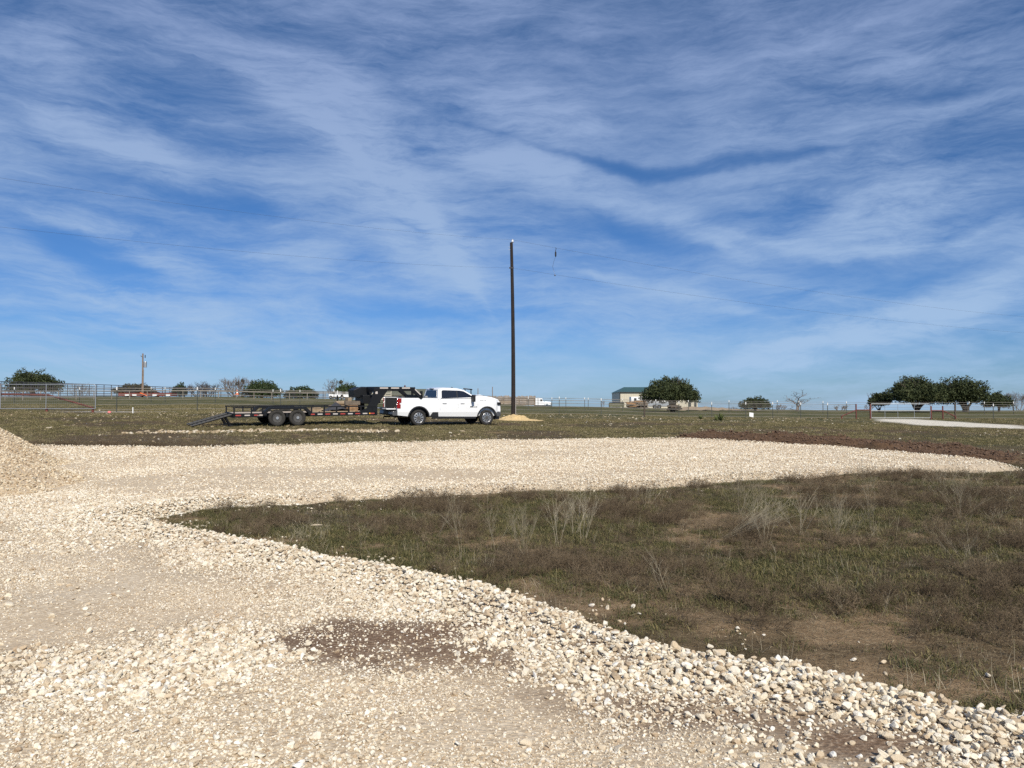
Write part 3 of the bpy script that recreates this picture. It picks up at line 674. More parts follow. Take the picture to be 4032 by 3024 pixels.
# rear window, in the leaning cab back
m = MB(); q = [(-.78, 1.50), (.78, 1.50), (.66, 1.86), (-.66, 1.86)]
rw = lambda y, z, o: (1.08+.09*(z-1.42)/.5-o, y, z)
m.add([rw(y, z, .012) for y, z in q]+[rw(y, z, -.02) for y, z in q], [(0,1,2,3),(7,6,5,4),(0,4,5,1),(1,5,6,2),(2,6,7,3),(3,7,4,0)]); m.build('rear_window', 'dark_glass', truck)
MB().bb(1.10, 1.20, -.2, .2, 1.905, 1.96).build('third_brake_light', 'dark_trim', truck, bevel=.01)
m = MB(); q = [(-.82, 1.54), (.82, 1.54), (.68, 1.87), (-.68, 1.87)]; ws = lambda y, z, o: (3.42-.70*(z-1.5)/.4+o, y, z)
m.add([ws(y, z, .012) for y, z in q]+[ws(y, z, -.03) for y, z in q], [(0,1,2,3),(7,6,5,4),(0,4,5,1),(1,5,6,2),(2,6,7,3),(3,7,4,0)]); m.build('windshield', 'dark_glass', truck)
MB().prism([(2.3, 2.0), (2.46, 1.99), (2.34, 2.06)], -.03, .03).build('roof_antenna', 'dark_trim', truck)
# bed
MB().bb(-1.18, 1.08, -.87, .87, .62, .80).bb(1.0, 1.07, -.87, .87, .8, 1.44).bb(-.45, .45, -.87, -.62, .8, .98).bb(-.45, .45, .62, .87, .8, .98).build('bed', 'black_plastic', truck)
for sy in (-1, 1):
    MB().bb(-1.18, 1.04, sy*.865, sy*.85, .8, 1.43).build('bed_liner', 'black_plastic', truck)
    MB().bb(-1.19, 1.06, sy*.86, sy*1.0, 1.468, 1.485).build('bed_rail', 'black_plastic', truck)
    tl = MB().bb(-1.225, -.98, sy*.95, sy*1.03, 1.19, 1.43).bb(-1.225, -1.02, sy*.95, sy*1.03, .90, 1.12).bb(-1.225, -1.07, sy*.93, sy*1.025, 1.10, 1.2).build('tail_light', 'red_lens', truck, bevel=.02)
    MB().bb(-1.235, -1.18, sy*.93, sy*1.0, 1.12, 1.18).build('reverse_lamp', 'reflector_white', tl)
tg = MB().bb(-1.72, -1.20, -.80, .80, .84, .90).build('tailgate', 'white_paint', truck, bevel=.015)
MB().bb(-1.68, -1.24, -.74, .74, .902, .915).build('tailgate_liner', 'black_plastic', tg)
MB().bb(-1.732, -1.722, -.16, .10, .855, .885).build('tailgate_handle', 'dark_trim', tg)
rb = MB().prism([(-1.18, .52), (-1.42, .52), (-1.45, .60), (-1.42, .76), (-1.18, .78)], -.98, .98).build('rear_bumper', 'chrome', truck, bevel=.03)
MB().bb(-1.465, -1.44, -.3, .3, .60, .73).build('bumper_step', 'black_plastic', rb)
MB().bb(-1.40, -1.18, -.99, .99, .765, .79).build('bumper_pad', 'black_plastic', rb)
MB().tube((-1.2, 0, .45), (-1.55, 0, .45), .04).tube((-1.55, 0, .45), (-1.55, 0, .34), .03).build('hitch', 'black_steel', truck)
fb = MB().prism([(4.62, .46), (5.0, .46), (5.03, .6), (5.0, .76), (4.66, .76)], -.80, .80).add([], [])
fb.prism([(4.62, .46), (4.86, .46), (4.88, .6), (4.86, .75), (4.66, .75)], -1.0, 1.0).build('front_bumper', 'chrome', truck, bevel=.03)
MB().bb(4.6, 4.86, -.92, .92, .30, .46).build('air_dam', 'black_plastic', truck, bevel=.02)
MB().bb(4.93, 5.0, -.66, .66, .80, 1.30).build('grille', 'black_plastic', truck, bevel=.02)
for sy in (-1, 1): MB().bb(4.68, 4.93, sy*.70, sy*.965, 1.12, 1.26).build('headlight', 'dark_glass', truck, bevel=.02)
# sills, steps, handles, mirrors, seams
for sy in (-1, 1):
    MB().bb(.78, 3.36, sy*.86, sy*1.01, .36, .44).build('running_board', 'black_plastic', truck, bevel=.015)
    MB().bb(.95, 3.4, sy*.6, sy*.9, .40, .50).build('rocker', 'black_plastic', truck)
    MB().prism([(.60, .46), (1.12, .46), (1.10, .72), (.78, .72)], sy*.99, sy*1.035).build('bed_step', 'black_plastic', truck, bevel=.01)
    for x in (1.34, 2.40):
        MB().bb(x, x+.24, sy*1.03, sy*1.055, 1.185, 1.225).build('door_handle', 'white_paint', truck, bevel=.012)
        MB().bb(x+.01, x+.23, sy*1.028, sy*1.034, 1.15, 1.18).build('handle_recess', 'mid_grey', truck)
    for pts in ([(1.10, 1.42), (1.12, .5)], [(1.22, 1.40), (1.22, .85), (1.32, .52)], [(2.26, 1.42), (2.27, 1.0), (2.24, .52)], [(3.42, 1.42), (3.46, 1.1), (3.42, .75), (3.30, .50)]):
        m = MB(); q3 = [Vector((x, sy*(1.030 if .75 < z < 1.2 else (1.000 if z >= 1.2 else .985)), z)) for x, z in pts]
        m.path(q3, .007, 4); m.build('door_seam', 'mid_grey', truck)
    mi = MB().bb(3.02, 3.16, sy*1.07, sy*1.34, 1.28, 1.66).build('mirror', 'black_plastic', truck, bevel=.03)
    MB().tube((3.1, sy*.93, 1.5), (3.1, sy*1.1, 1.5), .035).build('mirror_arm', 'black_plastic', mi)
    MB().bb(2.98, 3.40, sy*1.028, sy*1.038, .975, 1.035).build('door_plaque', 'dark_trim', truck)
    MB().bb(3.14, 3.36, sy*1.038, sy*1.042, .99, 1.02).build('plaque_bar', 'sign_white', truck)
def textmesh(name, s, size, mat, parent, loc, rot):
    cu = bpy.data.curves.new(name, 'FONT'); cu.body = s; cu.size = size; cu.extrude = .003; cu.align_x = 'CENTER'
    t = bpy.data.objects.new(name, cu); COL.objects.link(t); dg = bpy.context.evaluated_depsgraph_get()
    me = bpy.data.meshes.new_from_object(t.evaluated_get(dg)); bpy.data.objects.remove(t)
    me.materials.clear(); me.materials.append(MATS[mat]); o = bpy.data.objects.new(name, me); COL.objects.link(o); o.parent = parent; o.location = loc; o.rotation_euler = rot; return o
textmesh('fender_badge', '2500 HD', .11, 'dark_trim', truck, (3.78, -1.012, 1.29), (math.pi/2, 0, 0))
MB().bb(-1.1, 4.6, -.35, .35, .42, .60).tube((0, -.8, .42), (0, .8, .42), .07).tube((FX, -.8, .42), (FX, .8, .42), .06).build('chassis', 'black_steel', truck)
MB().tube((.5, -.55, .45), (-1.2, -.6, .45), .04).build('exhaust', 'chrome', truck)
def wheel(parent, x, y, r, wd, rimr, sy, truckstyle=True, rubber='tyre_rubber'):
    t = MB().lathe((0, 0, 0), [(rimr*.97, -wd/2+.02), (r*.9, -wd/2), (r*.985, -wd/2+.03), (r, -wd/2+.06), (r, wd/2-.06), (r*.985, wd/2-.03), (r*.9, wd/2), (rimr*.97, wd/2-.02)], 'y', 40, False)
    w_ = MB(); w_.f = []; t2 = t
    o = bpy.data.objects.new('wheel', None); COL.objects.link(o); o.parent = parent; o.location = (x, y, r); o.empty_display_size = .1
    t.build('tyre', rubber, o, smooth_=True)
    fy = sy*(wd/2-.045)
    MB().lathe((0, fy, 0), [(rimr, -.06*sy), (rimr, .03*sy), (rimr*.93, .03*sy), (rimr*.9, -.02*sy)], 'y', 32, False).build('rim', 'grey_rim' if not truckstyle else 'alloy', o, smooth_=True)
    MB().lathe((0, fy, 0), [(rimr*.92, -.07*sy), (rimr*.92, -.05*sy), (.02, -.05*sy), (.0, -.07*sy)], 'y', 24).build('rim_back', 'black_steel', o)
    m = MB()
    if truckstyle:
        for k in range(10):
            t_ = 2*math.pi*k/10+.15; c, s = math.cos(t_), math.sin(t_); rot = Matrix(((c, 0, -s), (0, 1, 0), (s, 0, c)))
            m.add([rot @ Vector(p) for p in [(.085, fy-sy*.02, -.016), (.085, fy-sy*.02, .016), (rimr*.93, fy-sy*.02, .048), (rimr*.93, fy-sy*.02, -.048), (.085, fy+sy*.028, -.016), (.085, fy+sy*.028, .016), (rimr*.93, fy+sy*.022, .048), (rimr*.93, fy+sy*.022, -.048)]],
                  [(0,1,2,3),(4,5,6,7),(0,4,5,1),(1,5,6,2),(2,6,7,3),(3,7,4,0)])
        m.build('spokes', 'alloy', o); MB().lathe((0, fy+sy*.02, 0), [(.0, -.02), (.09, -.02), (.085, .02), (.0, .025)], 'y', 20).build('hub_cap', 'grey_rim', o)
    else:
        m.lathe((0, fy-sy*.01, 0), [(rimr*.55, -.02), (rimr*.95, -.02), (rimr*.95, .0), (rimr*.5, .02)], 'y', 24); 
        for k in range(8):
            t_ = 2*math.pi*k/8; m.tube((rimr*.38*math.cos(t_), fy-.02, rimr*.38*math.sin(t_)), (rimr*.38*math.cos(t_), fy+sy*.03, rimr*.38*math.sin(t_)), .014, n=6)
        m.build('rim_disc', 'grey_rim', o); MB().lathe((0, fy+sy*.02, 0), [(.0, -.03), (.07, -.03), (.055, .05), (.0, .055)], 'y', 16).build('hub', 'galvanised', o)
    return o
for x in (0, FX):
    for sy in (-1, 1): wheel(truck, x, sy*.885, TR, .27, .275, sy)
YAW = R(30)
nvec = Vector((math.sin(YAW), -math.cos(YAW))); near_rear = Vector((-4.95, 40.0)); org = near_rear - nvec*.87
place_on(truck, org.x, org.y, YAW, [(0, -.87), (0, .87), (4.04, -.87), (4.04, .87)])

# ------------------------------------------------------------------ gooseneck trailer (x forward from the deck's rear end, -y faces the camera)
trl = thing('flatbed_trailer', (0, 0, 0), 'black gooseneck utility trailer with pipe rails and lowered ramps behind the white truck', 'trailer')
DL, DZ, HW = 6.9, .60, 1.05
fr = MB()
for sy in (-1, 1):
    fr.bb(0, DL, sy*(HW-.06), sy*HW, DZ-.17, DZ+.02)
for i in range(9): fr.bb(.1+i*DL/8.3, .16+i*DL/8.3, -HW+.06, HW-.06, DZ-.14, DZ-.045)
fr.bb(0, .08, -HW, HW, DZ-.18, DZ+.02).bb(DL-.08, DL, -HW, HW, DZ-.18, DZ+.02); fr.build('frame', 'black_steel', trl)
dk = MB()
for i in range(9): dk.bb(.08, DL-.08, -HW+.075+i*.216, -HW+.28+i*.216, DZ-.04, DZ)
dk.build('deck', 'deck_wood', trl)
for sy in (-1, 1):
    r_ = MB().bb(0, DL, sy*(HW-.05), sy*HW, DZ+.26, DZ+.32).build('rail', 'black_steel', trl)
    for x in ([.03, .80, 1.30] + [3.62+i*.62 for i in range(6)]):
        MB().bb(x, x+.06, sy*(HW-.052), sy*(HW+.002), DZ, DZ+.26).build('rail_post', 'black_steel', trl)
    # reflective tape along the lower frame
    for i, x in enumerate([.12, .52, .95, 1.10] + [3.56+.38*i for i in range(9)]):
        if sy < 0: MB().bb(x, x+.24, -HW-.006, -HW-.001, DZ-.10, DZ-.045).build('reflective_tape', ('reflector_red', 'reflector_white')[i % 2], trl)
# the tandem axle group sits outside the frame under drive-over fenders
AX = [1.95, 2.91]; WR = .39
for sy in (-1, 1):
    for x in AX: wheel(trl, x, sy*(HW+.17), WR, .24, .215, sy, False, 'dusty_tyre')
    poly = [(AX[0]-.62, .52), (AX[0]-.62, .68), (AX[0]-.38, .90), (AX[1]+.38, .90), (AX[1]+.62, .68), (AX[1]+.62, .52), (AX[1]+.50, .52), (AX[1]+.50, .62), (AX[1]+.32, .80), (AX[0]-.32, .80), (AX[0]-.50, .62), (AX[0]-.50, .52)]
    MB().prism(poly, sy*(HW+.005), sy*(HW+.33)).build('fender', 'black_steel', trl)
ax = MB()
for x in AX: ax.tube((x, -HW-.1, WR), (x, HW+.1, WR), .05)
for sy in (-1, 1): ax.bb(AX[0]-.5, AX[1]+.5, sy*.8, sy*.87, .42, .52)
ax.bb(2.37, 2.49, -HW-.2, -HW+.02, .42, .62); ax.build('axles', 'black_steel', trl)
# lowered ramps
for sy in (-1, 1):
    m = MB(); y0 = sy*.62
    for dy in (-.20, .20): m.tube((-.02, y0+dy, DZ-.05), (-1.75, y0+dy, .06), .045, n=6)
    for i in range(9):
        t = (i+.5)/9; m.bb(-.02-1.73*t-.03, -.02-1.73*t+.03, y0-.2, y0+.2, DZ-.08-(DZ-.13)*t, DZ-.03-(DZ-.13)*t)
    rp = m.build('ramp', 'black_steel', trl)
    MB().tube((-.28, y0-.15, DZ-.15), (-.05, y0-.15, .05), .05, n=6).tube((-.28, y0+.15, DZ-.15), (-.05, y0+.15, .05), .05, n=6).bb(-.12, .04, y0-.22, y0+.22, .02, .07).build('ramp_foot', 'black_steel', rp)
# gooseneck
GH = 1.93
gn = MB()
for sy in (-1, 1):
    y0, y1 = sy*.46, sy*.56
    yo = sy*(HW-.02)
    gn.prism([(DL-.9, DZ-.17), (DL+.10, DZ-.17), (DL+.10, DZ+.35), (DL+.62, GH-.28), (DL+1.95, GH-.28), (DL+2.5, GH-.72), (DL+2.62, GH-.60), (DL+2.06, GH-.08), (DL+.25, GH-.08), (DL-.05, GH-.20), (DL-.28, DZ+.5), (DL-.45, DZ+.18), (DL-.9, DZ)], yo, yo-sy*.09)
gn.bb(DL-.10, DL, -HW, HW, GH-.32, GH-.08).bb(DL+1.9, DL+2.05, -HW+.1, HW-.1, GH-.26, GH-.08)
g_ = gn.build('gooseneck', 'black_steel', trl)
MB().bb(DL+.2, DL+.28, -HW+.1, HW-.1, GH-.9, GH-.8).bb(DL+2.35, DL+2.5, -HW+.1, HW-.1, GH-.66, GH-.50).build('cross_member', 'black_steel', g_)
MB().tube((DL+2.42, 0, GH-.25), (DL+2.42, 0, DZ+.28), .07).bb(DL+2.3, DL+2.54, -.12, .12, DZ+.2, DZ+.42).build('coupler', 'black_steel', trl)
MB().bb(DL+2.46, DL+2.58, -HW+.02, -HW+.12, GH-.60, GH-.28).build('neck_cap', 'black_steel', trl)
MB().prism([(DL-.42, GH-.50), (DL+.30, GH-.50), (DL+.30, GH-1.0), (DL-.42, GH-.92)], -.35, .95).build('toolbox', 'black_steel', trl, bevel=.02)
MB().prism([(DL-.05, GH-.10), (DL+.15, GH-.10), (DL+.15, GH-.62), (DL-.75, GH-.62), (DL-.78, GH-.24), (DL-.45, GH-.10)], HW-.95, HW-.02).build('upper_box', 'black_steel', trl, bevel=.02)
for i, x in enumerate((DL+.22, DL+.82, DL+1.42)): MB().bb(x, x+.44, -HW+.015, -HW+.01, GH-.155, GH-.09).build('neck_reflector', 'reflector_white', trl)
m = MB(); m.box((DL+2.30, -HW+.01, GH-.33), (.42, .01, .055), Matrix.Rotation(R(42), 3, 'Y')); m.build('neck_reflector', 'reflector_white', trl)
MB().bb(DL-.02, DL+.10, -HW+.015, -HW+.008, GH-.42, GH-.30).build('decal', 'reflector_white', trl)
MB().lathe((DL-.32, -HW-.005, DZ-.07), [(.0, -.01), (.035, -.01), (.035, .01), (.0, .012)], 'y', 14).build('marker_light', 'amber_lens', trl)
MB().bb(DL-1.62, DL-1.56, .2, .26, DZ, DZ+.82).build('winch_post', 'black_steel', trl)
MB().tube((DL-1.59, .23, DZ+.82), (DL-1.59, .23, DZ+1.06), .025).build('winch_handle', 'post_tip', trl)
TX = near_rear + Vector((math.cos(YAW), math.sin(YAW)))*0
# deck rear near corner is seen at pixel x 942, in line with the truck
heading = Vector((math.cos(YAW), math.sin(YAW)))
torg = org - heading*(DL+2.42-.05)        # kingpin over the rear axle
place_on(trl, torg.x, torg.y, YAW, [(x, sy*1.2) for x in AX for sy in (-1, 1)])
bpy.context.view_layer.update()
TM_ = trl.matrix_world.copy(); KM_ = truck.matrix_world.copy()
def deckitem(name, label, cat, mb, mat, x, y, z, rz=0, M=None, bevel=0, group=None):
    o = mb.build(name, mat, bevel=bevel); setp(o, label, cat, group); o.matrix_world = (M or TM_) @ Matrix.Translation((x, y, z)) @ Matrix.Rotation(rz, 4, 'Z'); return o
D0 = DZ+.004
deckitem('wooden_block', 'grey weathered beam end lying across the boxes beside the trailer neck', 'timber', MB().bb(-.40, .40, -.10, .10, 0, .20), 'grey_timber', DL-1.0, -.35, D0+.33, .1, bevel=.015)
deckitem('wooden_block', 'orange brown crate of fresh wood standing on the trailer deck', 'crate', MB().bb(-.24, .24, -.26, .26, 0, .32).bb(-.26, .26, -.28, .28, .14, .17), 'timber', DL-1.05, -.35, D0, .2, bevel=.01)
deckitem('wood_slab', 'upright pale wood slab between tool box and beam on the trailer', 'timber', MB().bb(-.10, .10, -.2, .2, 0, .68), 'board', DL-.98, .35, D0, .1, bevel=.01)
m = MB(); r_ = random.Random(3)
prof = [(0, 0, .0)]; nn = 10
vs = []; 
for i in range(9):
    for j in range(7):
        u, v = i/8*1.3-.65, j/6*.9-.45; h = .46*math.exp(-(u/.42)**2-(v/.45)**2)+.04*math.sin(7*u+3*v)+r_.uniform(-.03, .03); vs.append((u, v, max(.0, h)))
fs = [(i*7+j, (i+1)*7+j, (i+1)*7+j+1, i*7+j+1) for i in range(8) for j in range(6)]
m.add(vs, fs); m.add([(-.62, -.42, 0), (.62, -.42, 0), (.62, .42, 0), (-.62, .42, 0)], [(0, 1, 2, 3)])
deckitem('tarp_bundle', 'dark grey tarp bundle heaped on the trailer deck behind the rail', 'tarp', m, 'tarp', DL-1.85, -.3, D0, .1)
deckitem('cut_log', 'short pale log lying on top of the load beside the tarp', 'log', MB().tube((-.26, 0, .11), (.26, 0, .11), .11, n=14), 'board', DL-1.45, .25, D0+.305, .3)
deckitem('pallet', 'wooden pallet leaning under the pale log on the trailer', 'pallet', MB().bb(-.5, .5, -.5, -.4, 0, .09).bb(-.5, .5, -.05, .05, 0, .09).bb(-.5, .5, .4, .5, 0, .09).bb(-.5, -.35, -.5, .5, .09, .11).bb(-.2, -.05, -.5, .5, .09, .11).bb(.05, .2, -.5, .5, .09, .11).bb(.35, .5, -.5, .5, .09, .11).bb(-.4, .4, -.4, .4, .11, .30), 'board', DL-1.45, .4, D0, .1)
deckitem('board_stack', 'low stack of short boards on the deck left of the tarp', 'boards', MB().bb(-.3, .3, -.2, .2, 0, .08).bb(-.28, .33, -.17, .2, .08, .16).bb(-.2, .2, -.2, .15, .16, .24), 'board', DL-2.75, .1, D0, .25)
deckitem('long_plank', 'long thin plank lying flat along the trailer deck', 'plank', MB().bb(-.9, .9, -.1, .1, 0, .05), 'board', DL-1.9, -.75, D0, .02)
deckitem('bed_log', 'split wood log lying in the open truck bed', 'log', MB().tube((-.28, 0, .09), (.28, 0, .09), .09, n=10), 'timber', -.95, -.15, .804, 1.2, KM_)
deckitem('white_jug', 'white plastic jug on its side at the edge of the truck bed', 'jug', MB().tube((-.13, 0, .08), (.1, 0, .08), .08, n=12).tube((.1, 0, .08), (.16, 0, .08), .03, n=8), 'sign_white', -1.0, -.6, .804, .7, KM_)
deckitem('bed_clutter', 'grey hoses and metal fittings piled against the truck rear window', 'clutter', MB().bb(-.15, .15, -.5, .5, 0, .3).tube((-.2, -.6, .3), (.1, -.1, .72), .03).tube((-.2, .5, .3), (.05, -.2, .66), .03).bb(-.06, .08, -.25, -.1, .3, .75), 'mid_grey', .75, .1, .804, .1, KM_)

# ------------------------------------------------------------------ power poles and lines
def pole(X, Y, h, r0, r1, lean, mat, label, name='power_pole'):
    o = thing(name, (X, Y, tz(X, Y)-.3), label, 'power pole'); m = MB(); pts = [(lean*t*t*.6+lean*t*.4+.03*math.sin(3*t), 0, (h+.3)*t) for t in [i/10 for i in range(11)]]
    m.path(pts, r0, 16, r1); m.build('pole', mat, o, smooth_=False); return o
PYY = 50.0; px0 = PX(2021, PYY)
p1 = pole(px0, PYY, 11.7, .145, .095, -.13, 'pole_wood', 'tall dark creosoted power pole rising behind the white truck')
zt = p1.location.z; TOPZ = P(2014, 948, PYY).z; NEUZ = P(2016, 1056, PYY).z
xt = PX(2014, PYY)-px0
MB().lathe((xt+.07, 0, TOPZ-zt-.12), [(.02, -.1), (.02, 0), (.11, .02), (.04, .07), (.09, .10), (.04, .16), (.06, .20), (.0, .22)], 'z', 14).build('insulator', 'porcelain', p1)
for dz in (.42, .6): MB().tube((xt-.20, -.02, TOPZ-zt-dz), (xt+.05, -.02, TOPZ-zt-dz), .012).build('bolt', 'galvanised', p1)
MB().bb(xt-.15, xt+.15, -.12, -.09, NEUZ-zt-.05, NEUZ-zt+.05).build('wire_bracket', 'dark_pipe', p1)
MB().tube((.16, -.08, .2), (.16, -.08, 1.75), .016).build('ground_wire_guard', 'reflector_white', p1)
PT = Vector((px0+xt+.07, PYY, TOPZ+.06)); PN = Vector((px0+xt+.02, PYY-.1, NEUZ))
def line(name, a, b, sag, r, label, n=26):
    m = MB(); a = Vector(a); b = Vector(b)
    pts = [a.lerp(b, t) - Vector((0, 0, sag*4*t*(1-t))) for t in [i/n for i in range(n+1)]]
    m.path([p-a for p in pts], r, 5); o = m.build(name, 'wire'); o.location = a; setp(o, label, 'power line'); return pts
LA = P(-900, 560, 19); LB = P(-900, 790, 19)
line('power_line', PT, LA, .35, .003, 'upper power line from the tall dark pole out to the left')
line('power_line', PN, LB, .35, .003, 'lower power line from the tall dark pole out to the left')
RA = P(4500, 1275, 92); RB = P(4500, 1335, 92)
pa = line('power_line', PT, RA, 1.1, .005, 'upper power line sloping down right from the tall pole')
pb = line('power_line', PN, RB, .9, .005, 'lower power line sloping down right from the tall pole')
q = pa[1]; q2 = pb[1]
ar = thing('line_clamp', q, 'black hanging arrester and drop wire joining the two right hand lines', 'line hardware')
MB().tube((0, 0, .03), (.05, 0, -.1), .02).lathe((0, 0, -.4), [(.0, -.22), (.03, -.2), (.055, -.14), (.055, .1), (.03, .14), (.012, .3), (.0, .31)], 'z', 12).build('arrester', 'black_plastic', ar)
d = q2-q; MB().path([(0, 0, -.6), (-.12, 0, -.9), (-.2, 0, -1.25), (-.16, 0, -1.5), (d.x, d.y, d.z)], .008, 4).build('drop_wire', 'wire', ar)
MB().lathe((d.x, d.y, d.z-.04), [(.0, -.06), (.05, -.03), (.05, .03), (.0, .05)], 'x', 8).build('wire_clamp', 'grey_rim', ar)
Y2 = 104; X2 = PX(560, Y2); p2 = pole(X2, Y2, 1, .16, .11, 0, 'grey_pole_wood', 'weathered pole with a grey transformer, beyond the left pasture', 'utility_pole')
for c in list(p2.children): bpy.data.objects.remove(c)
hh = P(560, 1392, Y2).z - p2.location.z
MB().path([(0, 0, 0), (.02, 0, hh/2), (0, 0, hh)], .12, 12, .09).build('pole', 'grey_pole_wood', p2)
MB().lathe((.35, 0, hh-1.5), [(.0, -.4), (.2, -.4), (.2, .3), (.16, .4), (.0, .42)], 'z', 14).build('transformer', 'galvanised', p2)
MB().lathe((.32, 0, hh-.4), [(.0, -.2), (.06, -.2), (.06, .2), (.0, .2)], 'z', 8).build('cutout', 'black_plastic', p2)
MB().tube((-.3, 0, hh-.3), (0, 0, hh-.5), .04).build('bracket_arm', 'black_plastic', p2)
MB().tube((.18, -.1, 0), (.18, -.1, hh-2.2), .05).build('pale_tube', 'pale_pipe', p2)  # pale tube up the right side of the pole

# ------------------------------------------------------------------ front fence: T-posts, cables, gates
def fence_Y(x): return float(np.interp(x, [-100, 0, 376, 777, 1400, 2200, 2800, 3428, 3664, 4100], [46.5, 47, 48, 49.5, 54, 60, 62, 62, 62, 63]))
def fencepts(x0, x1, step=60):
    xs = list(np.arange(x0, x1, step))+[x1]; return [(PX(x, fence_Y(x)), fence_Y(x)) for x in xs]
def build_fence(label, posts, x0, x1, hts, height, thickposts=()):
    a = posts[0]; X0, Y0 = PX(a, fence_Y(a)), fence_Y(a); z0 = tz(X0, Y0)
    o = thing('wire_fence', (X0, Y0, z0), label, 'fence')
    for x in posts:
        Y = fence_Y(x); X = PX(x, Y); z = tz(X, Y); h = height(x); th = x in thickposts
        if th: MB().tube((X-X0, Y-Y0, z-z0-.1), (X-X0, Y-Y0, z-z0+h), .065, n=10).build('post', 'bark', o)
        else:
            pp = MB().box((X-X0, Y-Y0, z-z0+h/2-.05), (.045, .04, h)).build('post', 'post_green', o)
            MB().box((X-X0, Y-Y0, z-z0+h-.09), (.052, .048, .20)).build('post_tip', 'post_tip', pp)
    for k, hf in enumerate(hts):
        pts = fencepts(x0, x1); v = [Vector((X-X0, Y-Y0, terr0(X, Y)-z0+hf*height(2016+X/Y*F))) for X, Y in pts]
        MB().path(v, .011, 4).build('cable', 'dull_wire', o)
    return o
hfun = lambda x: float(np.interp(x, [400, 777, 1400, 2200, 2800, 4000], [1.58, 1.58, 1.5, 1.42, 1.3, 1.28]))
build_fence('long wire fence of T-posts running behind the truck between both gates', [460, 777, 1105, 1388, 1700, 1860, 2202, 2367, 2537, 2673, 2802, 2936, 3042, 3152, 3258], 385, 3368, [.1, .3, .5, .68, .84, .95], hfun, (2537,))
build_fence('short wire fence of T-posts running off right from the right gate', [3760, 3910, 4040, 4180], 3716, 4250, [.1, .3, .5, .68, .84, .95], hfun, (3760,))
def gate(label, xl, xr, zb, h, vert, y, mesh=False):
    Y = fence_Y((xl+xr)/2); XL, XR = PX(xl, Y), PX(xr, Y); W = XR-XL; z = tz((XL+XR)/2, Y)
    o = thing('pipe_gate', (XL, Y, z), label, 'gate'); r = .024 if mesh else .02; m = MB()
    zt_ = zb+h; m.path([(0, 0, zb), (0, 0, zt_), (W-.12, 0, zt_), (W-.03, 0, zt_-.04), (W, 0, zt_-.14), (W, 0, zb), (0, 0, zb)], r, 8); m.build('gate_frame', 'galvanised', o)
    for v in vert: MB().tube((W*v, 0, zb), (W*v, 0, zt_), r*.8).build('upright', 'galvanised', o)
    for t in y: MB().tube((0, 0, zb+h*t), (W, 0, zb+h*t), r*.8).build('rail', 'galvanised', o)
    if mesh:
        mm = MB()
        for i in range(44): mm.tube((W*i/44, .02, zb), (W*i/44, .02, zt_), .005, n=3, cap=False)
        for i in range(9): mm.tube((0, .02, zb+h*i/9), (W, .02, zb+h*i/9), .005, n=3, cap=False)
        mm.build('wire_mesh', 'dull_wire', o)
    return o, XL, XR, Y, z
g1, XL, XR, YG, zg = gate('wide galvanised pipe gate with wire mesh at the left edge', 2, 376, .22, 1.52, (.48,), (.49,), True)
gs = gate('second wide galvanised pipe gate beyond the red brace post', 3430, 3662, .12, 1.15, (.23, .45, .73), (.5,), False)
gs[0]['label'] = 'silver pipe gate with three uprights at the end of the pale track'
def post_thing(name, label, cat, X, Y, h, r, mat, extra=None):
    z = tz(X, Y); o = thing(name, (X, Y, z-.05), label, cat); MB().tube((0, 0, 0), (0, 0, h+.05), r, n=12).build('post', mat, o)
    if extra: extra(o)
    return o
# red pipe braces around the gates
def brace(label, x_main, x_second, x_foot, Y, hm, hs):
    X0, X1, X2_ = PX(x_main, Y), PX(x_second, Y), PX(x_foot, Y); z = tz(X0, Y); o = thing('brace_post', (X0, Y, z), label, 'fence brace')
    MB().tube((0, 0, -.1), (0, 0, hm), .06, n=12).build('post', 'red_pipe', o)
    MB().tube((X1-X0, 0, tz(X1, Y)-z-.1), (X1-X0, 0, hm), .055, n=12).build('post', 'red_pipe', o)
    MB().tube((0, 0, hs), (X1-X0, 0, hs), .045, n=10).build('rail', 'red_pipe', o)
    zf = tz(X2_, Y)-z; MB().tube((X1-X0, 0, hs), (X2_-X0, 0, zf+.22), .045, n=10).tube((X2_-X0, 0, zf-.1), (X2_-X0, 0, zf+.26), .055, n=10).build('diagonal', 'red_pipe', o)
    return o
brace('rust red pipe brace on the left side of the far silver gate', 3426, 3370, 3313, 62, 1.24, .75)
brace('rust red pipe brace on the right side of the far silver gate', 3665, 3711, 3761, 62, 1.1, .72)
o = thing('brace_post', (XL-.12, YG, zg), 'dark red hinge post and long slanted brace behind the left gate', 'fence brace')
MB().tube((0, 0, -.1), (0, 0, 1.85), .09, n=12).build('post', 'red_pipe', o)
for t in (.48, .965): MB().tube((.12+(XR-XL)*t, .1, -.1), (.12+(XR-XL)*t, .1, .28), .075, n=10).build('stub', 'red_pipe', o)
MB().tube((0, .15, 1.12), (.12+(XR-XL)*.49, .15, 1.08), .07, n=10).tube((.12+(XR-XL)*.49, .15, 1.08), (.12+(XR-XL)*.96, .15, .28), .055, n=10).build('diagonal', 'red_pipe', o)
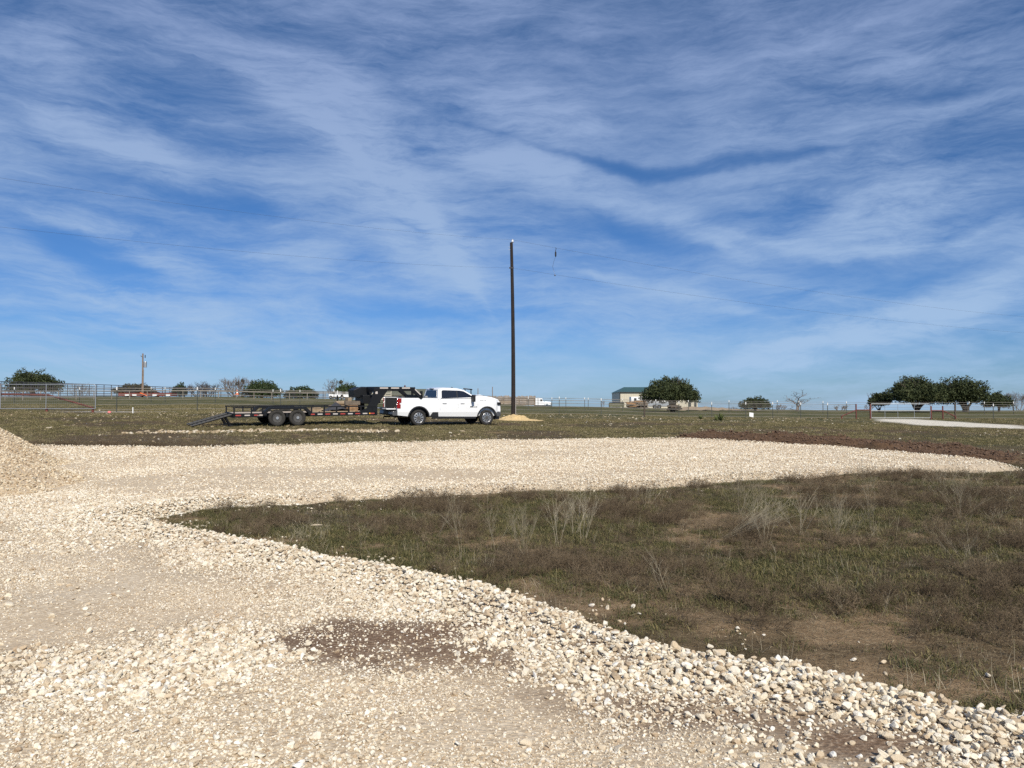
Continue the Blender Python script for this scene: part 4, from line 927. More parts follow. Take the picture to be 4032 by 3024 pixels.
# second, farther fence across the pasture
def fence2_Y(x): return float(np.interp(x, [0, 1000, 2000, 3000, 4032], [72, 76, 84, 88, 86]))
X0, Y0 = PX(56, 72), 72; z0 = tz(X0, Y0); f2 = thing('wire_fence', (X0, Y0, z0), 'farther wire fence crossing the pasture behind the front fence', 'fence')
for x in [56, 313, 595, 650, 848, 1075, 1181, 1315, 1440, 1590, 1780, 2080, 2173, 2228, 2302, 2316, 2450, 2582, 2710, 2870, 3060, 3145, 3240, 3332, 3815, 3875, 3990]:
    Y = fence2_Y(x); X = PX(x, Y); z = tz(X, Y); h = 1.45
    pp = MB().box((X-X0, Y-Y0, z-z0+h/2-.05), (.055, .05, h)).build('post', 'post_green', f2); MB().box((X-X0, Y-Y0, z-z0+h-.1), (.062, .055, .22)).build('post_tip', 'post_tip', pp)
for hf in (.45, .8, 1.1, 1.35):
    MB().path([Vector((PX(x, fence2_Y(x))-X0, fence2_Y(x)-Y0, float(terr0(PX(x, fence2_Y(x)), fence2_Y(x)))-z0+hf)) for x in range(-60, 4161, 140)], .013, 4).build('cable', 'dull_wire', f2)
# dark pipe pen beyond the pasture
def pen_Y(x): return float(np.interp(x, [-80, 0, 650, 1250, 1450], [96, 97, 107, 118, 122]))
def pen_top(x): return float(np.interp(x, [-80, 0, 376, 700, 1250, 1450], [1499, 1502, 1514, 1526, 1541, 1546]))
X0, Y0 = PX(0, 97), 97; z0 = tz(X0, Y0); pen = thing('pipe_pen', (X0, Y0, z0), 'dark pipe livestock pen fence along the far left skyline', 'fence')
xs = np.linspace(-80, 1445, 54)
for k in range(6):
    v = []
    for x in xs:
        Y = pen_Y(x); X = PX(x, Y); zt_ = P(x, pen_top(x), Y).z; zb = float(terr0(X, Y))+.15; v.append(Vector((X-X0, Y-Y0, zt_+(zb-zt_)*k/5-z0)))
    MB().path(v, .035 if k else .045, 5).build('rail', 'dark_pipe', pen)
for x in xs:
    Y = pen_Y(x); X = PX(x, Y); zt_ = P(x, pen_top(x), Y).z; zb = tz(X, Y); MB().tube((X-X0, Y-Y0, zb-z0-.1), (X-X0, Y-Y0, zt_-z0+.03), .05, n=6).build('post', 'dark_pipe', pen)
pale = MB(); X1, Y1 = PX(300, 90), 90; z1 = float(terr0(X1, Y1)); pr = thing('pale_rail', (X1, Y1, z1), 'long low pale rail on short posts in front of the dark pen', 'rail fence')
def pr_pt(x, up): Y = np.interp(x, [-50, 1420], [84, 104]); X = PX(x, Y); return Vector((X-X1, Y-Y1, float(terr0(X, Y))-z1+up))
MB().path([pr_pt(x, .95) for x in range(-50, 1421, 105)], .06, 6).build('rail', 'pale_pipe', pr)
for x in range(-50, 1421, 70): MB().tube(pr_pt(x, -.1), pr_pt(x, .95), .05, n=6).build('post', 'pale_pipe', pr)
# ------------------------------------------------------------------ trees
def crown_mesh(name, mat, parent, lobes, n, leaf, seed, flat=.0):
    r = np.random.default_rng(seed); L = np.array(lobes, float); vol = L[:, 3]*L[:, 4]*L[:, 5]; pk = vol**.8; pk /= pk.sum()
    k = r.choice(len(L), n, p=pk); d = r.normal(size=(n, 3)); d /= np.linalg.norm(d, axis=1)[:, None]
    rad = (.55+.5*r.random(n)**.6)+.16*np.sin(d[:, 0]*7+k)+.12*np.sin(d[:, 2]*9+2*k)+.1*np.sin(d[:, 1]*11+k); rad = np.where(r.random(n) < .06, rad*1.12, rad)
    C = L[k, :3]+d*rad[:, None]*L[k, 3:6]
    a = r.normal(size=(n, 3)); a /= np.linalg.norm(a, axis=1)[:, None]; b = np.cross(a, r.normal(size=(n, 3))); b /= np.linalg.norm(b, axis=1)[:, None]
    s = leaf*r.uniform(.5, 1.4, n)[:, None]; a = a*s; b = b*s*.55
    V = np.stack([C-a, C-b*.9, C+a, C+b], 1).reshape(-1, 3); Fq = np.arange(4*n).reshape(n, 4)
    return meshobj(name, V, Fq, mat, parent)
def limb(mb, p, d, ln, r, depth, rnd, spread=.6, up=.15, shrink=.72, kids=(2, 3), gn=1.0):
    q = p; segs = 4; r = max(r, .007)
    for i in range(segs):
        d = (d+Vector((rnd.gauss(0, .15), rnd.gauss(0, .15), rnd.gauss(0, .1)+up*.35))).normalized(); q2 = q+d*ln/segs
        mb.tube(q, q2, r*(1-.17*i), r*(1-.17*(i+1)), n=6 if r > .05 else 4 if r > .02 else 3, cap=False); q = q2
        if depth > 0 and (i > 0 or depth > 3) and rnd.random() < .8:
            e = (d*.8+Vector((rnd.gauss(0, spread), rnd.gauss(0, spread), rnd.gauss(up, spread*.5)))).normalized(); limb(mb, q, e, ln*shrink*rnd.uniform(.6, 1), r*.5, depth-1, rnd, spread, up, shrink, kids, gn)
    if depth > 0:
        for _ in range(rnd.randint(*kids)-1):
            e = (d+Vector((rnd.gauss(0, spread*.8), rnd.gauss(0, spread*.8), rnd.gauss(up, spread*.4)))).normalized(); limb(mb, q, e, ln*shrink*rnd.uniform(.7, 1.05), r*.55, depth-1, rnd, spread, up, shrink, kids, gn)
def ever(name, label, x0, x1, yt, yb, Y, mat, n, seed, trunk_x=None, nstem=3, leaf=.2, nl=9, cat='tree', group=None):
    """dense evergreen: crown fills photo columns x0..x1 and rows yt..yb at distance Y"""
    X0, X1 = PX(x0, Y), PX(x1, Y); zt_, zb = P(x0, yt, Y).z, P(x0, yb, Y).z; xc = PX(trunk_x, Y) if trunk_x else (X0+X1)/2
    zg_ = tz(xc, Y); o = thing(name, (xc, Y, zg_), label, cat, group=group); rnd = random.Random(seed)
    W = (X1-X0)/2*1.05; zt_ += .05*(zt_-zb); H = zt_-zb; cx = (X0+X1)/2-xc; c0 = zb-zg_
    lob = []
    for i in range(nl):
        t = (i+.5)/nl*2-1; hgt = H*(1-.62*abs(t)**3.2)*rnd.uniform(.86, 1.04)
        rx = W*rnd.uniform(.26, .36); rz = hgt*.36
        x = cx+t*(W-rx*.9); lob.append((x, rnd.uniform(-.35, .35)*W, c0+hgt-rz, rx, rx*rnd.uniform(.9, 1.2), rz))
        lob.append((x*1.0+rnd.uniform(-.1, .1)*W, rnd.uniform(-.6, .6)*W, c0+hgt*.42, rx*1.05, rx*1.1, hgt*.34))
    crown_mesh('crown', mat, o, lob, int(n*1.9), leaf*.68, seed)
    m = MB(); m.tube((0, 0, -.2), (0, 0, .35), .22*W/2.6, .2*W/2.6, n=8, cap=False)
    for i in range(nstem):
        a = (i+.5)/nstem*2-1; limb(m, Vector((a*.12, rnd.uniform(-.1, .1), .25)), Vector((a*.75+cx/W*.3, rnd.uniform(-.3, .3), 1)).normalized(), (c0+H*.4)*.9, .13*W/2.6, 2, rnd, .45)
    m.build('trunk', 'bark', o); return o
def bare(name, label, x0, x1, yt, Y, seed, depth=4, r=.16, kids=(2, 3), spread=.55, mat='grey_bark', n0=1, mist=(), ln=.36, cat='tree', ybase=None):
    X0, X1 = PX(x0, Y), PX(x1, Y); xc = (X0+X1)/2; zg_ = tz(xc, Y); zt_ = P(x0, yt, Y).z; H = zt_-zg_; W = X1-X0
    o = thing(name, (xc, Y, zg_), label, cat); rnd = random.Random(seed); m = MB(); r *= .7; depth = min(depth, 4)
    if n0 == 1: limb(m, Vector((0, 0, -.15)), Vector((.1, 0, 1)).normalized(), H*ln, r, depth, rnd, spread, .22, .74, kids)
    else:
        for i in range(n0):
            a = (i+.5)/n0*2-1; limb(m, Vector((a*W*.12, rnd.uniform(-.2, .2), -.1)), Vector((a*.8, rnd.uniform(-.3, .3), 1)).normalized(), H*ln, r, depth, rnd, spread*.8, .22, .74, kids)
    V = np.array(m.v); V[:, 2] *= H/V[:, 2].max(); xs_ = V[:, 0]; c = (np.percentile(xs_, 99.7)+np.percentile(xs_, .3))/2; sc_ = W/(np.percentile(xs_, 99.7)-np.percentile(xs_, .3))
    V[:, 0] = V[:, 0]*sc_; V[:, 1] *= sc_; m.v = [tuple(v) for v in V]
    m.build('branches', mat, o)
    for (mx_, my, mr) in mist:
        q = P(mx_, my, Y); crown_mesh('mistletoe', 'olive_leaf', o, [(q.x-xc, 0, q.z-zg_, mr, mr, mr)], 160, .1, seed)
    return o
ever('oak_tree', 'broad dark oak behind the left galvanised gate', 33, 227, 1462, 1548, 112, 'oak_leaf', 6500, 1, leaf=.2, nl=10)
ever('juniper_bush', 'low round dark bush at the foot of the transformer pole', 455, 602, 1512, 1556, 110, 'olive_leaf', 4200, 2, leaf=.16)
ever('juniper_tree', 'small narrow dark juniper left of the brown thicket', 679, 737, 1508, 1562, 118, 'juniper_leaf', 2400, 3, leaf=.14, nl=4)
bare('bare_tree', 'tangled brown leafless thicket between juniper and tall bare tree', 725, 872, 1496, 118, 4, 4, .09, (2, 3), .6, 'bark', 12, ln=.4)
bare('bare_tree', 'tallest grey leafless tree on the left skyline, many upright stems', 868, 1003, 1476, 116, 5, 4, .12, (2, 3), .45, n0=10, mist=((936, 1512, .35), (955, 1500, .25)), ln=.42)
ever('juniper_tree', 'dark bushy evergreen just right of the tall bare tree', 955, 1108, 1499, 1568, 114, 'juniper_leaf', 5600, 6, leaf=.16, nl=9)
ever('juniper_tree', 'dark rounded evergreen standing alone above the trailer rear rail', 1122, 1250, 1521, 1572, 118, 'juniper_leaf', 4200, 7, leaf=.16)
bare('bare_tree', 'leafless tree with mistletoe balls left of the trailer neck', 1258, 1385, 1488, 122, 8, 4, .11, (2, 3), .55, n0=5, mist=((1317, 1510, .75), (1342, 1504, .3)), ln=.4)
ever('juniper_tree', 'yellowish green juniper touching the black trailer neck', 1312, 1425, 1513, 1572, 119, 'juniper_leaf', 4200, 9, leaf=.16)
ever('oak_tree', 'big spreading oak in front of the metal barn', 2528, 2752, 1494, 1588, 92, 'oak_leaf', 9500, 10, trunk_x=2648, nstem=6, leaf=.16, nl=12)
ever('oak_tree', 'small round dark oak alone between the barn and the leafless tree', 2912, 3034, 1562, 1612, 104, 'oak_leaf', 3600, 11, leaf=.14, nl=6)
bare('bare_tree', 'lone leafless tree right of the white sign', 3078, 3202, 1532, 105, 33, 4, .16, (2, 3), .6, n0=1, ln=.42)
bare('bare_bush', 'low leafless brush left of the lone bare tree', 3046, 3098, 1590, 112, 13, 3, .04, (2, 3), .7, n0=6, cat='bush')
bare('bare_bush', 'low leafless brush between lone bare tree and red brace', 3278, 3346, 1592, 110, 14, 3, .04, (2, 3), .7, n0=8, cat='bush')
bare('bare_bush', 'low leafless brush just left of the right silver gate', 3396, 3436, 1590, 110, 15, 3, .04, (2, 3), .7, n0=5, cat='bush')
bare('bare_bush', 'thin leafless brush between the oak by the barn and the round oak', 2866, 2904, 1600, 115, 16, 3, .03, (2, 3), .7, n0=5, cat='bush')
bare('bare_bush', 'small leafless bush on the skyline between semi truck and barn', 2366, 2384, 1574, 125, 17, 3, .05, (2, 3), .6, n0=3, cat='bush')
ever('oak_tree', 'small ragged dark tree at the left end of the right hand grove', 3416, 3505, 1549, 1600, 100, 'oak_leaf', 2200, 18, leaf=.17, nl=5)
ever('oak_tree', 'largest broad oak right above the silver gate', 3478, 3715, 1490, 1590, 98, 'oak_leaf', 12000, 19, trunk_x=3610, nstem=5, leaf=.17, nl=11)
ever('oak_tree', 'second broad oak of the grove, right of the largest', 3640, 3900, 1493, 1594, 101, 'oak_leaf', 12000, 20, trunk_x=3800, nstem=5, leaf=.17, nl=11)
ever('oak_tree', 'smaller dark oak ending the grove near the right edge', 3880, 3985, 1550, 1606, 103, 'oak_leaf', 3800, 21, leaf=.16, nl=6)
bare('bare_tree', 'pale leafless trees beyond the grove at the right edge', 3955, 4060, 1538, 125, 22, 4, .08, (2, 3), .6, n0=6, ln=.42)
bare('bare_bush', 'thin pale brush behind the left gate, beyond the pen', 255, 370, 1502, 140, 23, 3, .05, (2, 3), .7, n0=12, cat='bush')

# ------------------------------------------------------------------ buildings, vehicles and yard things beyond the fences
def anchor(x, Y, dz=0): X = PX(x, Y); return X, Y, tz(X, Y)+dz
def hz(y, Y): return P(2016, y, Y).z
# metal barn
Yb = 168; X0, _, z0 = anchor(2440, Yb); W = PX(2747, Yb)-X0; he = hz(1543, Yb)-z0; hr = hz(1522, Yb)-z0; Dp = 13
barn = thing('metal_barn', (X0, Yb, z0), 'cream metal barn with green roof behind the big oak', 'barn')
MB().bb(0, W, .0, Dp, -1.5, he).build('wall', 'cream_metal', barn)
m = MB()
for i in range(34): m.bb(W*i/34+.05, W*i/34+.11, -.03, -.005, -1, he-.05)
m.build('wall_ribs', 'cream_metal', barn)
m = MB(); m.add([(-.25, -.25, he-.03), (W+.25, -.25, he-.03), (W-1.2, Dp/2, hr+.05), (1.9, Dp/2, hr+.05), (-.25, Dp+.25, he-.03), (W+.25, Dp+.25, he-.03)], [(0, 1, 2, 3), (3, 2, 5, 4), (0, 3, 4), (1, 5, 2), (0, 4, 5, 1)]); m.build('roof', 'green_metal', barn)
MB().bb(-.28, W+.28, -.30, -.24, he-.16, he+.0).build('eave_trim', 'dark_trim', barn)
MB().bb(-.06, .16, -.06, -.035, -1, he-.1).build('corner_trim', 'dark_trim', barn)
MB().bb(W*.885, W*.885+.5, -.05, -.02, -1, 2.4).build('door', 'dark_trim', barn); MB().bb(W*.955, W*.955+.5, -.05, -.02, -1, 2.4).build('door', 'dark_trim', barn)
# long olive roofed building behind the trailer neck
Yo = 165; X0, _, z0 = anchor(1468, Yo); W = PX(1760, Yo)-X0; he = hz(1553, Yo)-z0; hr = hz(1529, Yo)-z0
ob = thing('long_shed', (X0, Yo, z0), 'long low building with an olive roof behind the truck cab', 'shed')
MB().bb(0, W, 0, 11, -1.5, he).build('wall', 'cream_metal', ob)
MB().prism([(-.5, he-.05), (5.5, hr), (11.5, he-.05), (11.5, he-.2), (-.5, he-.2)], -.3, W+.3, 'x').build('roof', 'olive_metal', ob)
for x, yt, mt in ((1594, 1517, 'red_pipe'), (1632, 1524, 'dark_pipe')): MB().tube((PX(x, Yo+4)-X0, 4, hr-1), (PX(x, Yo+4)-X0, 4, hz(yt, Yo+4)-z0), .16).build('chimney', mt, ob)
# cream board pen beside it
Yc = 140; X0, _, z0 = anchor(1450, Yc); W = PX(1540, Yc)-X0; cp = thing('board_pen', (X0, Yc, z0), 'cream board corral seen through the trailer neck opening', 'corral')
for k in range(4): MB().bb(0, W, -.04, 0, .3+.45*k, .48+.45*k).build('board', 'cream_metal', cp)
for i in range(5): MB().bb(W*i/4-.06, W*i/4+.06, 0, .12, -.3, 2.0).build('post', 'cream_metal', cp)
# stockade wall with rail fence in front
Yw = 152; X0, _, z0 = anchor(1868, Yw); W = PX(2106, Yw)-X0; sw = thing('plank_wall', (X0, Yw, z0), 'ragged grey plank stockade wall behind the tall pole', 'plank wall')
r_ = random.Random(5); m = MB(); x = 0; zt_ = hz(1560, Yw)-z0
while x < W:
    w_ = r_.uniform(.16, .3); m.bb(x, x+w_-.02, -.03+r_.uniform(-.02, .02), .03, -.6, zt_+r_.uniform(-.12, .18)); x += w_
m.build('planks', 'old_boards', sw)
Yr = 146; X0, _, z0 = anchor(1858, Yr); rf = thing('rail_fence', (X0, Yr, z0), 'dark three rail fence in front of the plank stockade', 'rail fence'); W = PX(2106, Yr)-X0
for y_ in (1569, 1577, 1586, 1592): MB().tube((0, 0, hz(y_, Yr)-z0), (W, 0, hz(y_, Yr)-z0+.0), .07, n=6).build('rail', 'grey_timber', rf)
for i in range(9): MB().bb(W*i/8-.08, W*i/8+.08, -.05, .08, -.5, hz(1568, Yr)-z0).build('post', 'grey_timber', rf)
Yt = 128; X0, _, z0 = anchor(1950, Yt); tr = MB().bb(-3.2, 3.4, -.25, .25, 0, .22).bb(-3.0, 3.2, -.2, .2, .22, .32).build('pale_timber', 'board'); tr.location = (X0, Yt, z0+.1); setp(tr, 'long pale timber lying in the grass below the plank stockade', 'timber')
for x, yt, yb_, lb in ((1939, 1523, 1570, 'thin grey yard pole right of the truck hood'), (1882, 1529, 1562, 'thin grey yard pole just above the truck mirror')):
    Yp = 135; X0, _, z0 = anchor(x, Yp); o = MB().tube((0, 0, -.1), (0, 0, hz(yt, Yp)-z0), .08, .06).build('yard_pole', 'grey_pole_wood'); o.location = (X0, Yp, z0); setp(o, lb, 'pole')
Yk = 60; X0, _, z0 = anchor(1827, Yk); kf = thing('pipe_rack', (X0, Yk, z0), 'dark square pipe rack standing behind the truck windshield', 'pipe rack')
MB().path([(.08, 0, 0), (.08, 0, hz(1531, Yk)-z0)], .04).build('leg', 'dark_pipe', kf); MB().path([(.55, 0, 0), (.55, 0, hz(1534, Yk)-z0)], .04).build('leg', 'dark_pipe', kf); MB().tube((-.06, 0, hz(1530, Yk)-z0), (.66, 0, hz(1534, Yk)-z0), .045).build('crossbar', 'dark_pipe', kf)
# white semi truck tractor
Ys = 170; X0, _, z0 = anchor(2103, Ys); z0 = hz(1606, Ys); K = (PX(2172, Ys)-X0)/6.2
st = thing('semi_truck', (X0, Ys, z0), 'white semi truck tractor parked beside the plank stockade', 'semi truck')
S_ = lambda mb: [setattr(mb, 'v', [(a*K, b*K, c*K) for a, b, c in mb.v]), mb][1]
S_(MB().bb(0, 1.35, -1.1, 1.1, .9, 3.55)).build('sleeper', 'white_paint', st, bevel=.08)
S_(MB().prism([(1.4, .9), (3.6, .9), (3.6, 2.1), (3.15, 2.35), (2.9, 3.3), (1.4, 3.4)], -1.1, 1.1)).build('cab', 'white_paint', st, bevel=.06)
S_(MB().prism([(3.6, 1.2), (5.9, 1.0), (6.0, 1.95), (5.7, 2.15), (3.6, 2.3)], -.85, .85)).build('hood', 'white_paint', st, bevel=.1)
S_(MB().bb(2.15, 2.85, -1.12, -1.1, 2.35, 3.0)).build('side_window', 'dark_glass', st); S_(MB().add([(3.18, -.9, 2.4), (3.18, .9, 2.4), (2.95, .9, 3.1), (2.95, -.9, 3.1)], [(0, 1, 2, 3)])).build('windshield', 'dark_glass', st)
S_(MB().bb(1.28, 1.5, -1.2, -1.1, 1.2, 3.7)).build('exhaust_stack', 'mid_grey', st)
S_(MB().bb(5.95, 6.12, -.6, .6, 1.0, 1.9)).build('grille', 'chrome', st); S_(MB().bb(5.6, 6.25, -1.15, 1.15, .45, .85)).build('bumper', 'dark_trim', st); S_(MB().bb(0, 5.6, -.5, .5, .6, .95)).build('chassis', 'dark_trim', st)
for x in (.9, 4.5):
    for sy in (-1, 1):
        wheel(st, x*K, sy*.9*K, .5*K, .3, .3*K, sy, False)
S_(MB().prism([(3.75, .9), (3.85, 1.35), (4.2, 1.6), (4.8, 1.6), (5.2, 1.3), (5.3, .9), (5.15, .9), (4.9, 1.3), (4.1, 1.3), (3.9, .9)], -1.1, -.8)).build('fender', 'white_paint', st)
# horse trailer
Yh = 142; X0, _, _ = anchor(2485, Yh); z0 = hz(1611, Yh); K = 1.0; W = PX(2650, Yh)-X0
ht = thing('horse_trailer', (X0, Yh, z0), 'white and silver horse trailer parked between barn and big oak', 'horse trailer')
MB().prism([(0, 1.45), (2.3, 1.45), (2.6, .45), (W, .45), (W, 2.3), (0, 2.3)], 0, 2.2).build('body', 'sign_white', ht, bevel=.05)
MB().bb(2.6, W, -.03, -.001, .5, 1.3).build('lower_panel', 'galvanised', ht)
for x, w_ in ((.55, .45), (2.1, .35), (3.0, .6), (3.85, .6), (4.7, .6)): 
    if x+w_ < W: MB().bb(x, x+w_, -.04, -.001, 1.52, 2.05).build('window', 'dark_glass', ht)
for x in (4.4, 5.2): wheel(ht, x, -.02, .38, .22, .2, -1, False)
MB().prism([(3.95, .55), (4.1, .85), (5.5, .85), (5.65, .55), (5.5, .55), (5.4, .78), (4.2, .78), (4.08, .55)], -.12, .0).build('fender', 'dark_trim', ht)
# timber piles and feeders in the yard
def pile(name, label, x0, x1, yt, yb_, Y, mat, seed, cat='timber pile'):
    X0, X1 = PX(x0, Y), PX(x1, Y); zt_, zb = hz(yt, Y), hz(yb_, Y); r_ = random.Random(seed); m = MB(); n = 26
    for i in range(n):
        z = (zt_-zb)*(i/n); L_ = (X1-X0)*r_.uniform(.35, .7); x = r_.uniform(0, (X1-X0)-L_)
        m.box((x+L_/2, r_.uniform(-.8, .8), z), (L_, .22, .2), Matrix.Rotation(r_.uniform(-.5, .5), 3, 'Z') @ Matrix.Rotation(r_.uniform(-.06, .06), 3, 'Y'))
    o = m.build(name, mat); o.location = (X0, Y, zb); setp(o, label, cat); return o
pile('lumber_pile', 'reddish stack of loose lumber in front of the horse trailer', 2462, 2552, 1578, 1604, 118, 'timber', 1)
pile('log_pile', 'grey log pile at the right end of the lumber stack', 2505, 2550, 1586, 1606, 112, 'grey_timber', 2)
pile('brush_heap', 'dark fallen timber heap under the big oak', 2628, 2682, 1596, 1614, 88, 'bark', 3)
X0, Y_, z0 = anchor(2240+200, 120); 
fb_ = thing('feed_bunk', (PX(2398, 118), 118, tz(PX(2398, 118), 118)), 'low grey green feed bunk left of the lumber stack', 'trough'); MB().bb(0, 2.3, -.4, .4, .15, .75).build('trough', 'olive_metal', fb_); MB().bb(0, 2.3, -.45, -.4, .75, .85).build('rim', 'dark_pipe', fb_)
for i, x in enumerate((2, 112, 224)): MB().bb(.05+i*1.05, .15+i*1.05, -.35, .35, -.1, .15).build('leg', 'dark_pipe', fb_)
mnd = MB(); r_ = random.Random(8); X0, Y_, z0 = anchor(2800, 112)
vs = [(i*.6-7, j*.8-2.4, max(-.1, .55*math.exp(-((i-10)/8)**2-((j-3)/2)**2)+r_.uniform(-.08, .1))) for i in range(24) for j in range(7)]
mnd.add(vs, [(i*7+j, (i+1)*7+j, (i+1)*7+j+1, i*7+j+1) for i in range(23) for j in range(6)]); o = mnd.build('rubble_bank', 'board'); o.location = (PX(2760, 108)+1.0, 108, tz(PX(2770, 108), 108)); setp(o, 'pale rubble bank at the right corner of the barn', 'rubble')
# red flat trailer with white bits under the pen on the left
Yq = 103; X0, _, z0 = anchor(478, Yq); W = PX(686, Yq)-X0; rt = thing('red_trailer', (X0, Yq, z0), 'long low rust red flat trailer below the transformer pole', 'trailer')
zc = hz(1556, Yq)-z0
MB().bb(0, W, -.8, .8, zc-.12, zc+.3).build('deck', 'rust_red', rt)
for x in (.9, 1.9, 4.6, 6.4): 
    if x < W: MB().bb(x, x+.55, -.86, -.8, zc-.1, zc+.12).build('reflector_plate', 'sign_white', rt)
MB().prism([(2.9, zc+.25), (3.9, zc-.15), (3.9, zc-.02), (3.0, zc+.36)], -.95, -.86).build('ramp', 'orange_plastic', rt)
for x in (1.2, 1.9, 5.2): wheel(rt, x, -.7, .35, .2, .18, -1, False)
Yn = 100; X0, _, z0 = anchor(933, Yn); cn = thing('traffic_cone', (X0, Yn, z0+.45), 'orange traffic cone below the tall bare tree', 'traffic cone')
MB().lathe((0, 0, 0), [(.2, 0), (.035, .62), (.0, .63)], 'z', 14).bb(-.24, .24, -.24, .24, 0, .04).build('cone', 'orange_plastic', cn); MB().lathe((0, 0, 0), [(.146, .22), (.1, .38)], 'z', 14).build('reflective_band', 'sign_white', cn)
for i, (x, w_, lb) in enumerate(((1298, 2.2, 'white and grey low utility vehicle under the yellowish juniper'), (1344, 1.8, 'small pale cart right of the low utility vehicle'))):
    Yv = 112; X0, _, z0 = anchor(x, Yv); o = thing('yard_cart', (X0, Yv, z0), lb, 'cart'); MB().bb(0, w_, -.6, .6, .3, .75).build('body', 'sign_white', o, bevel=.06); MB().bb(w_*.4, w_*.8, -.5, .5, .75, 1.1).build('seat_frame', 'mid_grey', o)
    for q in (.3, w_-.3): wheel(o, q, -.6, .25, .15, .14, -1, False)
# white sign on the fence, yuccas, survey stake, ribbon stake
Yg_ = fence_Y(2958)-.08; X0 = PX(2958, Yg_); z0 = tz(X0, Yg_); sg = thing('white_sign', (X0, Yg_, z0), 'blank white sign plate hanging on the wire fence', 'sign'); zc = hz(1633, Yg_)-z0
m = MB(); m.add([(-.17, 0, zc-.14), (.16, 0, zc-.20), (.17, 0, zc+.14), (-.16, 0, zc+.19), (-.17, .01, zc-.14), (.16, .01, zc-.20), (.17, .01, zc+.14), (-.16, .01, zc+.19)], [(0,1,2,3),(7,6,5,4),(0,4,5,1),(1,5,6,2),(2,6,7,3),(3,7,4,0)]); m.build('plate', 'sign_white', sg)
MB().tube((-.14, .005, zc+.16), (-.14, .005, zc+.27), .004, n=4).tube((.15, .005, zc+.12), (.15, .005, zc+.27), .004, n=4).build('hanger_wire', 'dull_wire', sg)
def yucca(x, y, s, n, seed, lb):
    X, Y = G(x, y); r_ = random.Random(seed); m = MB()
    for i in range(n):
        a = r_.uniform(0, 6.28); e = r_.uniform(.15, 1.4); L_ = s*r_.uniform(.7, 1.1); d = Vector((math.cos(a)*math.cos(e), math.sin(a)*math.cos(e), math.sin(e))); sd_ = Vector((-math.sin(a), math.cos(a), 0))*.02*s/.5
        m.add([-sd_, sd_, d*L_*.6+sd_*.8, d*L_, d*L_*.6-sd_*.8], [(0, 1, 2, 4), (4, 2, 3)])
    o = thing('yucca_plant', (X, Y, tz(X, Y)), lb, 'plant'); m.build('leaves', 'yucca_leaf', o)
yucca(2838, 1655, .62, 90, 1, 'bright green yucca clump below the fence left of the sign'); yucca(2820, 1656, .5, 60, 2, 'lower green yucca at the left side of the bright clump'); yucca(2760, 1650, .42, 50, 3, 'small dark yucca left of the bright yucca clump')
X, Y = G(523, 1631); sk = thing('survey_stake', (X, Y, tz(X, Y)), 'white wooden survey stake in front of the left fence', 'stake'); MB().box((0, 0, .18), (.05, .03, .42)).build('stake', 'post_tip', sk); 
X, Y = G(430, 1633); sk = thing('flag_stake', (X, Y, tz(X, Y)), 'short stake with a pink ribbon left of the white survey stake', 'stake'); MB().box((0, 0, .08), (.03, .02, .2)).build('stake', 'board', sk); MB().prism([(-.09, .12), (.09, .10), (.11, .2), (-.05, .22)], -.03, .03).build('ribbon', 'pink_ribbon', sk)
X, Y = G(1939, 1655)
# sawdust coloured spoil heap at the pole foot
r_ = np.random.default_rng(4); hx = np.linspace(-1.7, 2.2, 70); hy = np.linspace(-1.1, 1.1, 40); HX, HY = np.meshgrid(hx, hy)
H_ = .31*np.maximum(0, 1-np.hypot((HX-.1)/1.15, HY/.95))+.16*np.maximum(0, 1-np.hypot((HX-.9)/1.3, HY/.7)); H_ = H_*(1+.5*fbm(HX*2, HY*2, .6, 5, 3))+.03*fbm(HX, HY, .15, 6, 2)*(H_ > .02)
hp = Vector((PX(2012, 49.3), 49.3, 0)); zz = terr0(HX+hp.x, HY+hp.y)+H_-.02+.03
ia = np.arange(HX.size).reshape(HX.shape); Fc = np.stack([ia[:-1,:-1], ia[:-1,1:], ia[1:,1:], ia[1:,:-1]], -1).reshape(-1, 4); keep = (H_.ravel()[Fc] > .012).any(1); Fc = Fc[keep]; used = np.unique(Fc); remap = -np.ones(HX.size, int); remap[used] = np.arange(len(used))
o = meshobj('spoil_heap', np.stack([HX, HY, zz], -1).reshape(-1, 3)[used], remap[Fc], 'sawdust', smooth_=False); o.location = (hp.x, hp.y, 0); setp(o, 'small heap of yellow sandy spoil at the foot of the tall pole', 'spoil heap')
# ------------------------------------------------------------------ vegetation and field rocks
def blade_mesh(name, mat, n, rad, h0, h1, wid, lean, seed, curl=.5, flatb=0.0):
    r = np.random.default_rng(seed); V = []; Fc = []
    for i in range(n):
        a = r.uniform(0, 6.283); rr = rad*math.sqrt(r.random()); b = np.array([rr*math.cos(a), rr*math.sin(a), -.01]); h = r.uniform(h0, h1)
        la = r.uniform(0, 6.283); le = abs(r.normal(0, lean))+flatb; d = np.array([math.cos(la)*math.sin(le), math.sin(la)*math.sin(le), math.cos(le)]); s = np.array([-math.sin(la+r.uniform(-1, 1)), math.cos(la), 0])*wid*r.uniform(.6, 1.3)
        p1 = b+d*h*.5; p2 = b+d*h+np.array([math.cos(la), math.sin(la), -.4])*h*curl*.3
        k = len(V); V += [b-s, b+s, p1+s*.7, p1-s*.7, p2]; Fc += [(k, k+1, k+2, k+3), (k+3, k+2, k+4)]
    return meshobj(name, V, Fc, mat, link=False)
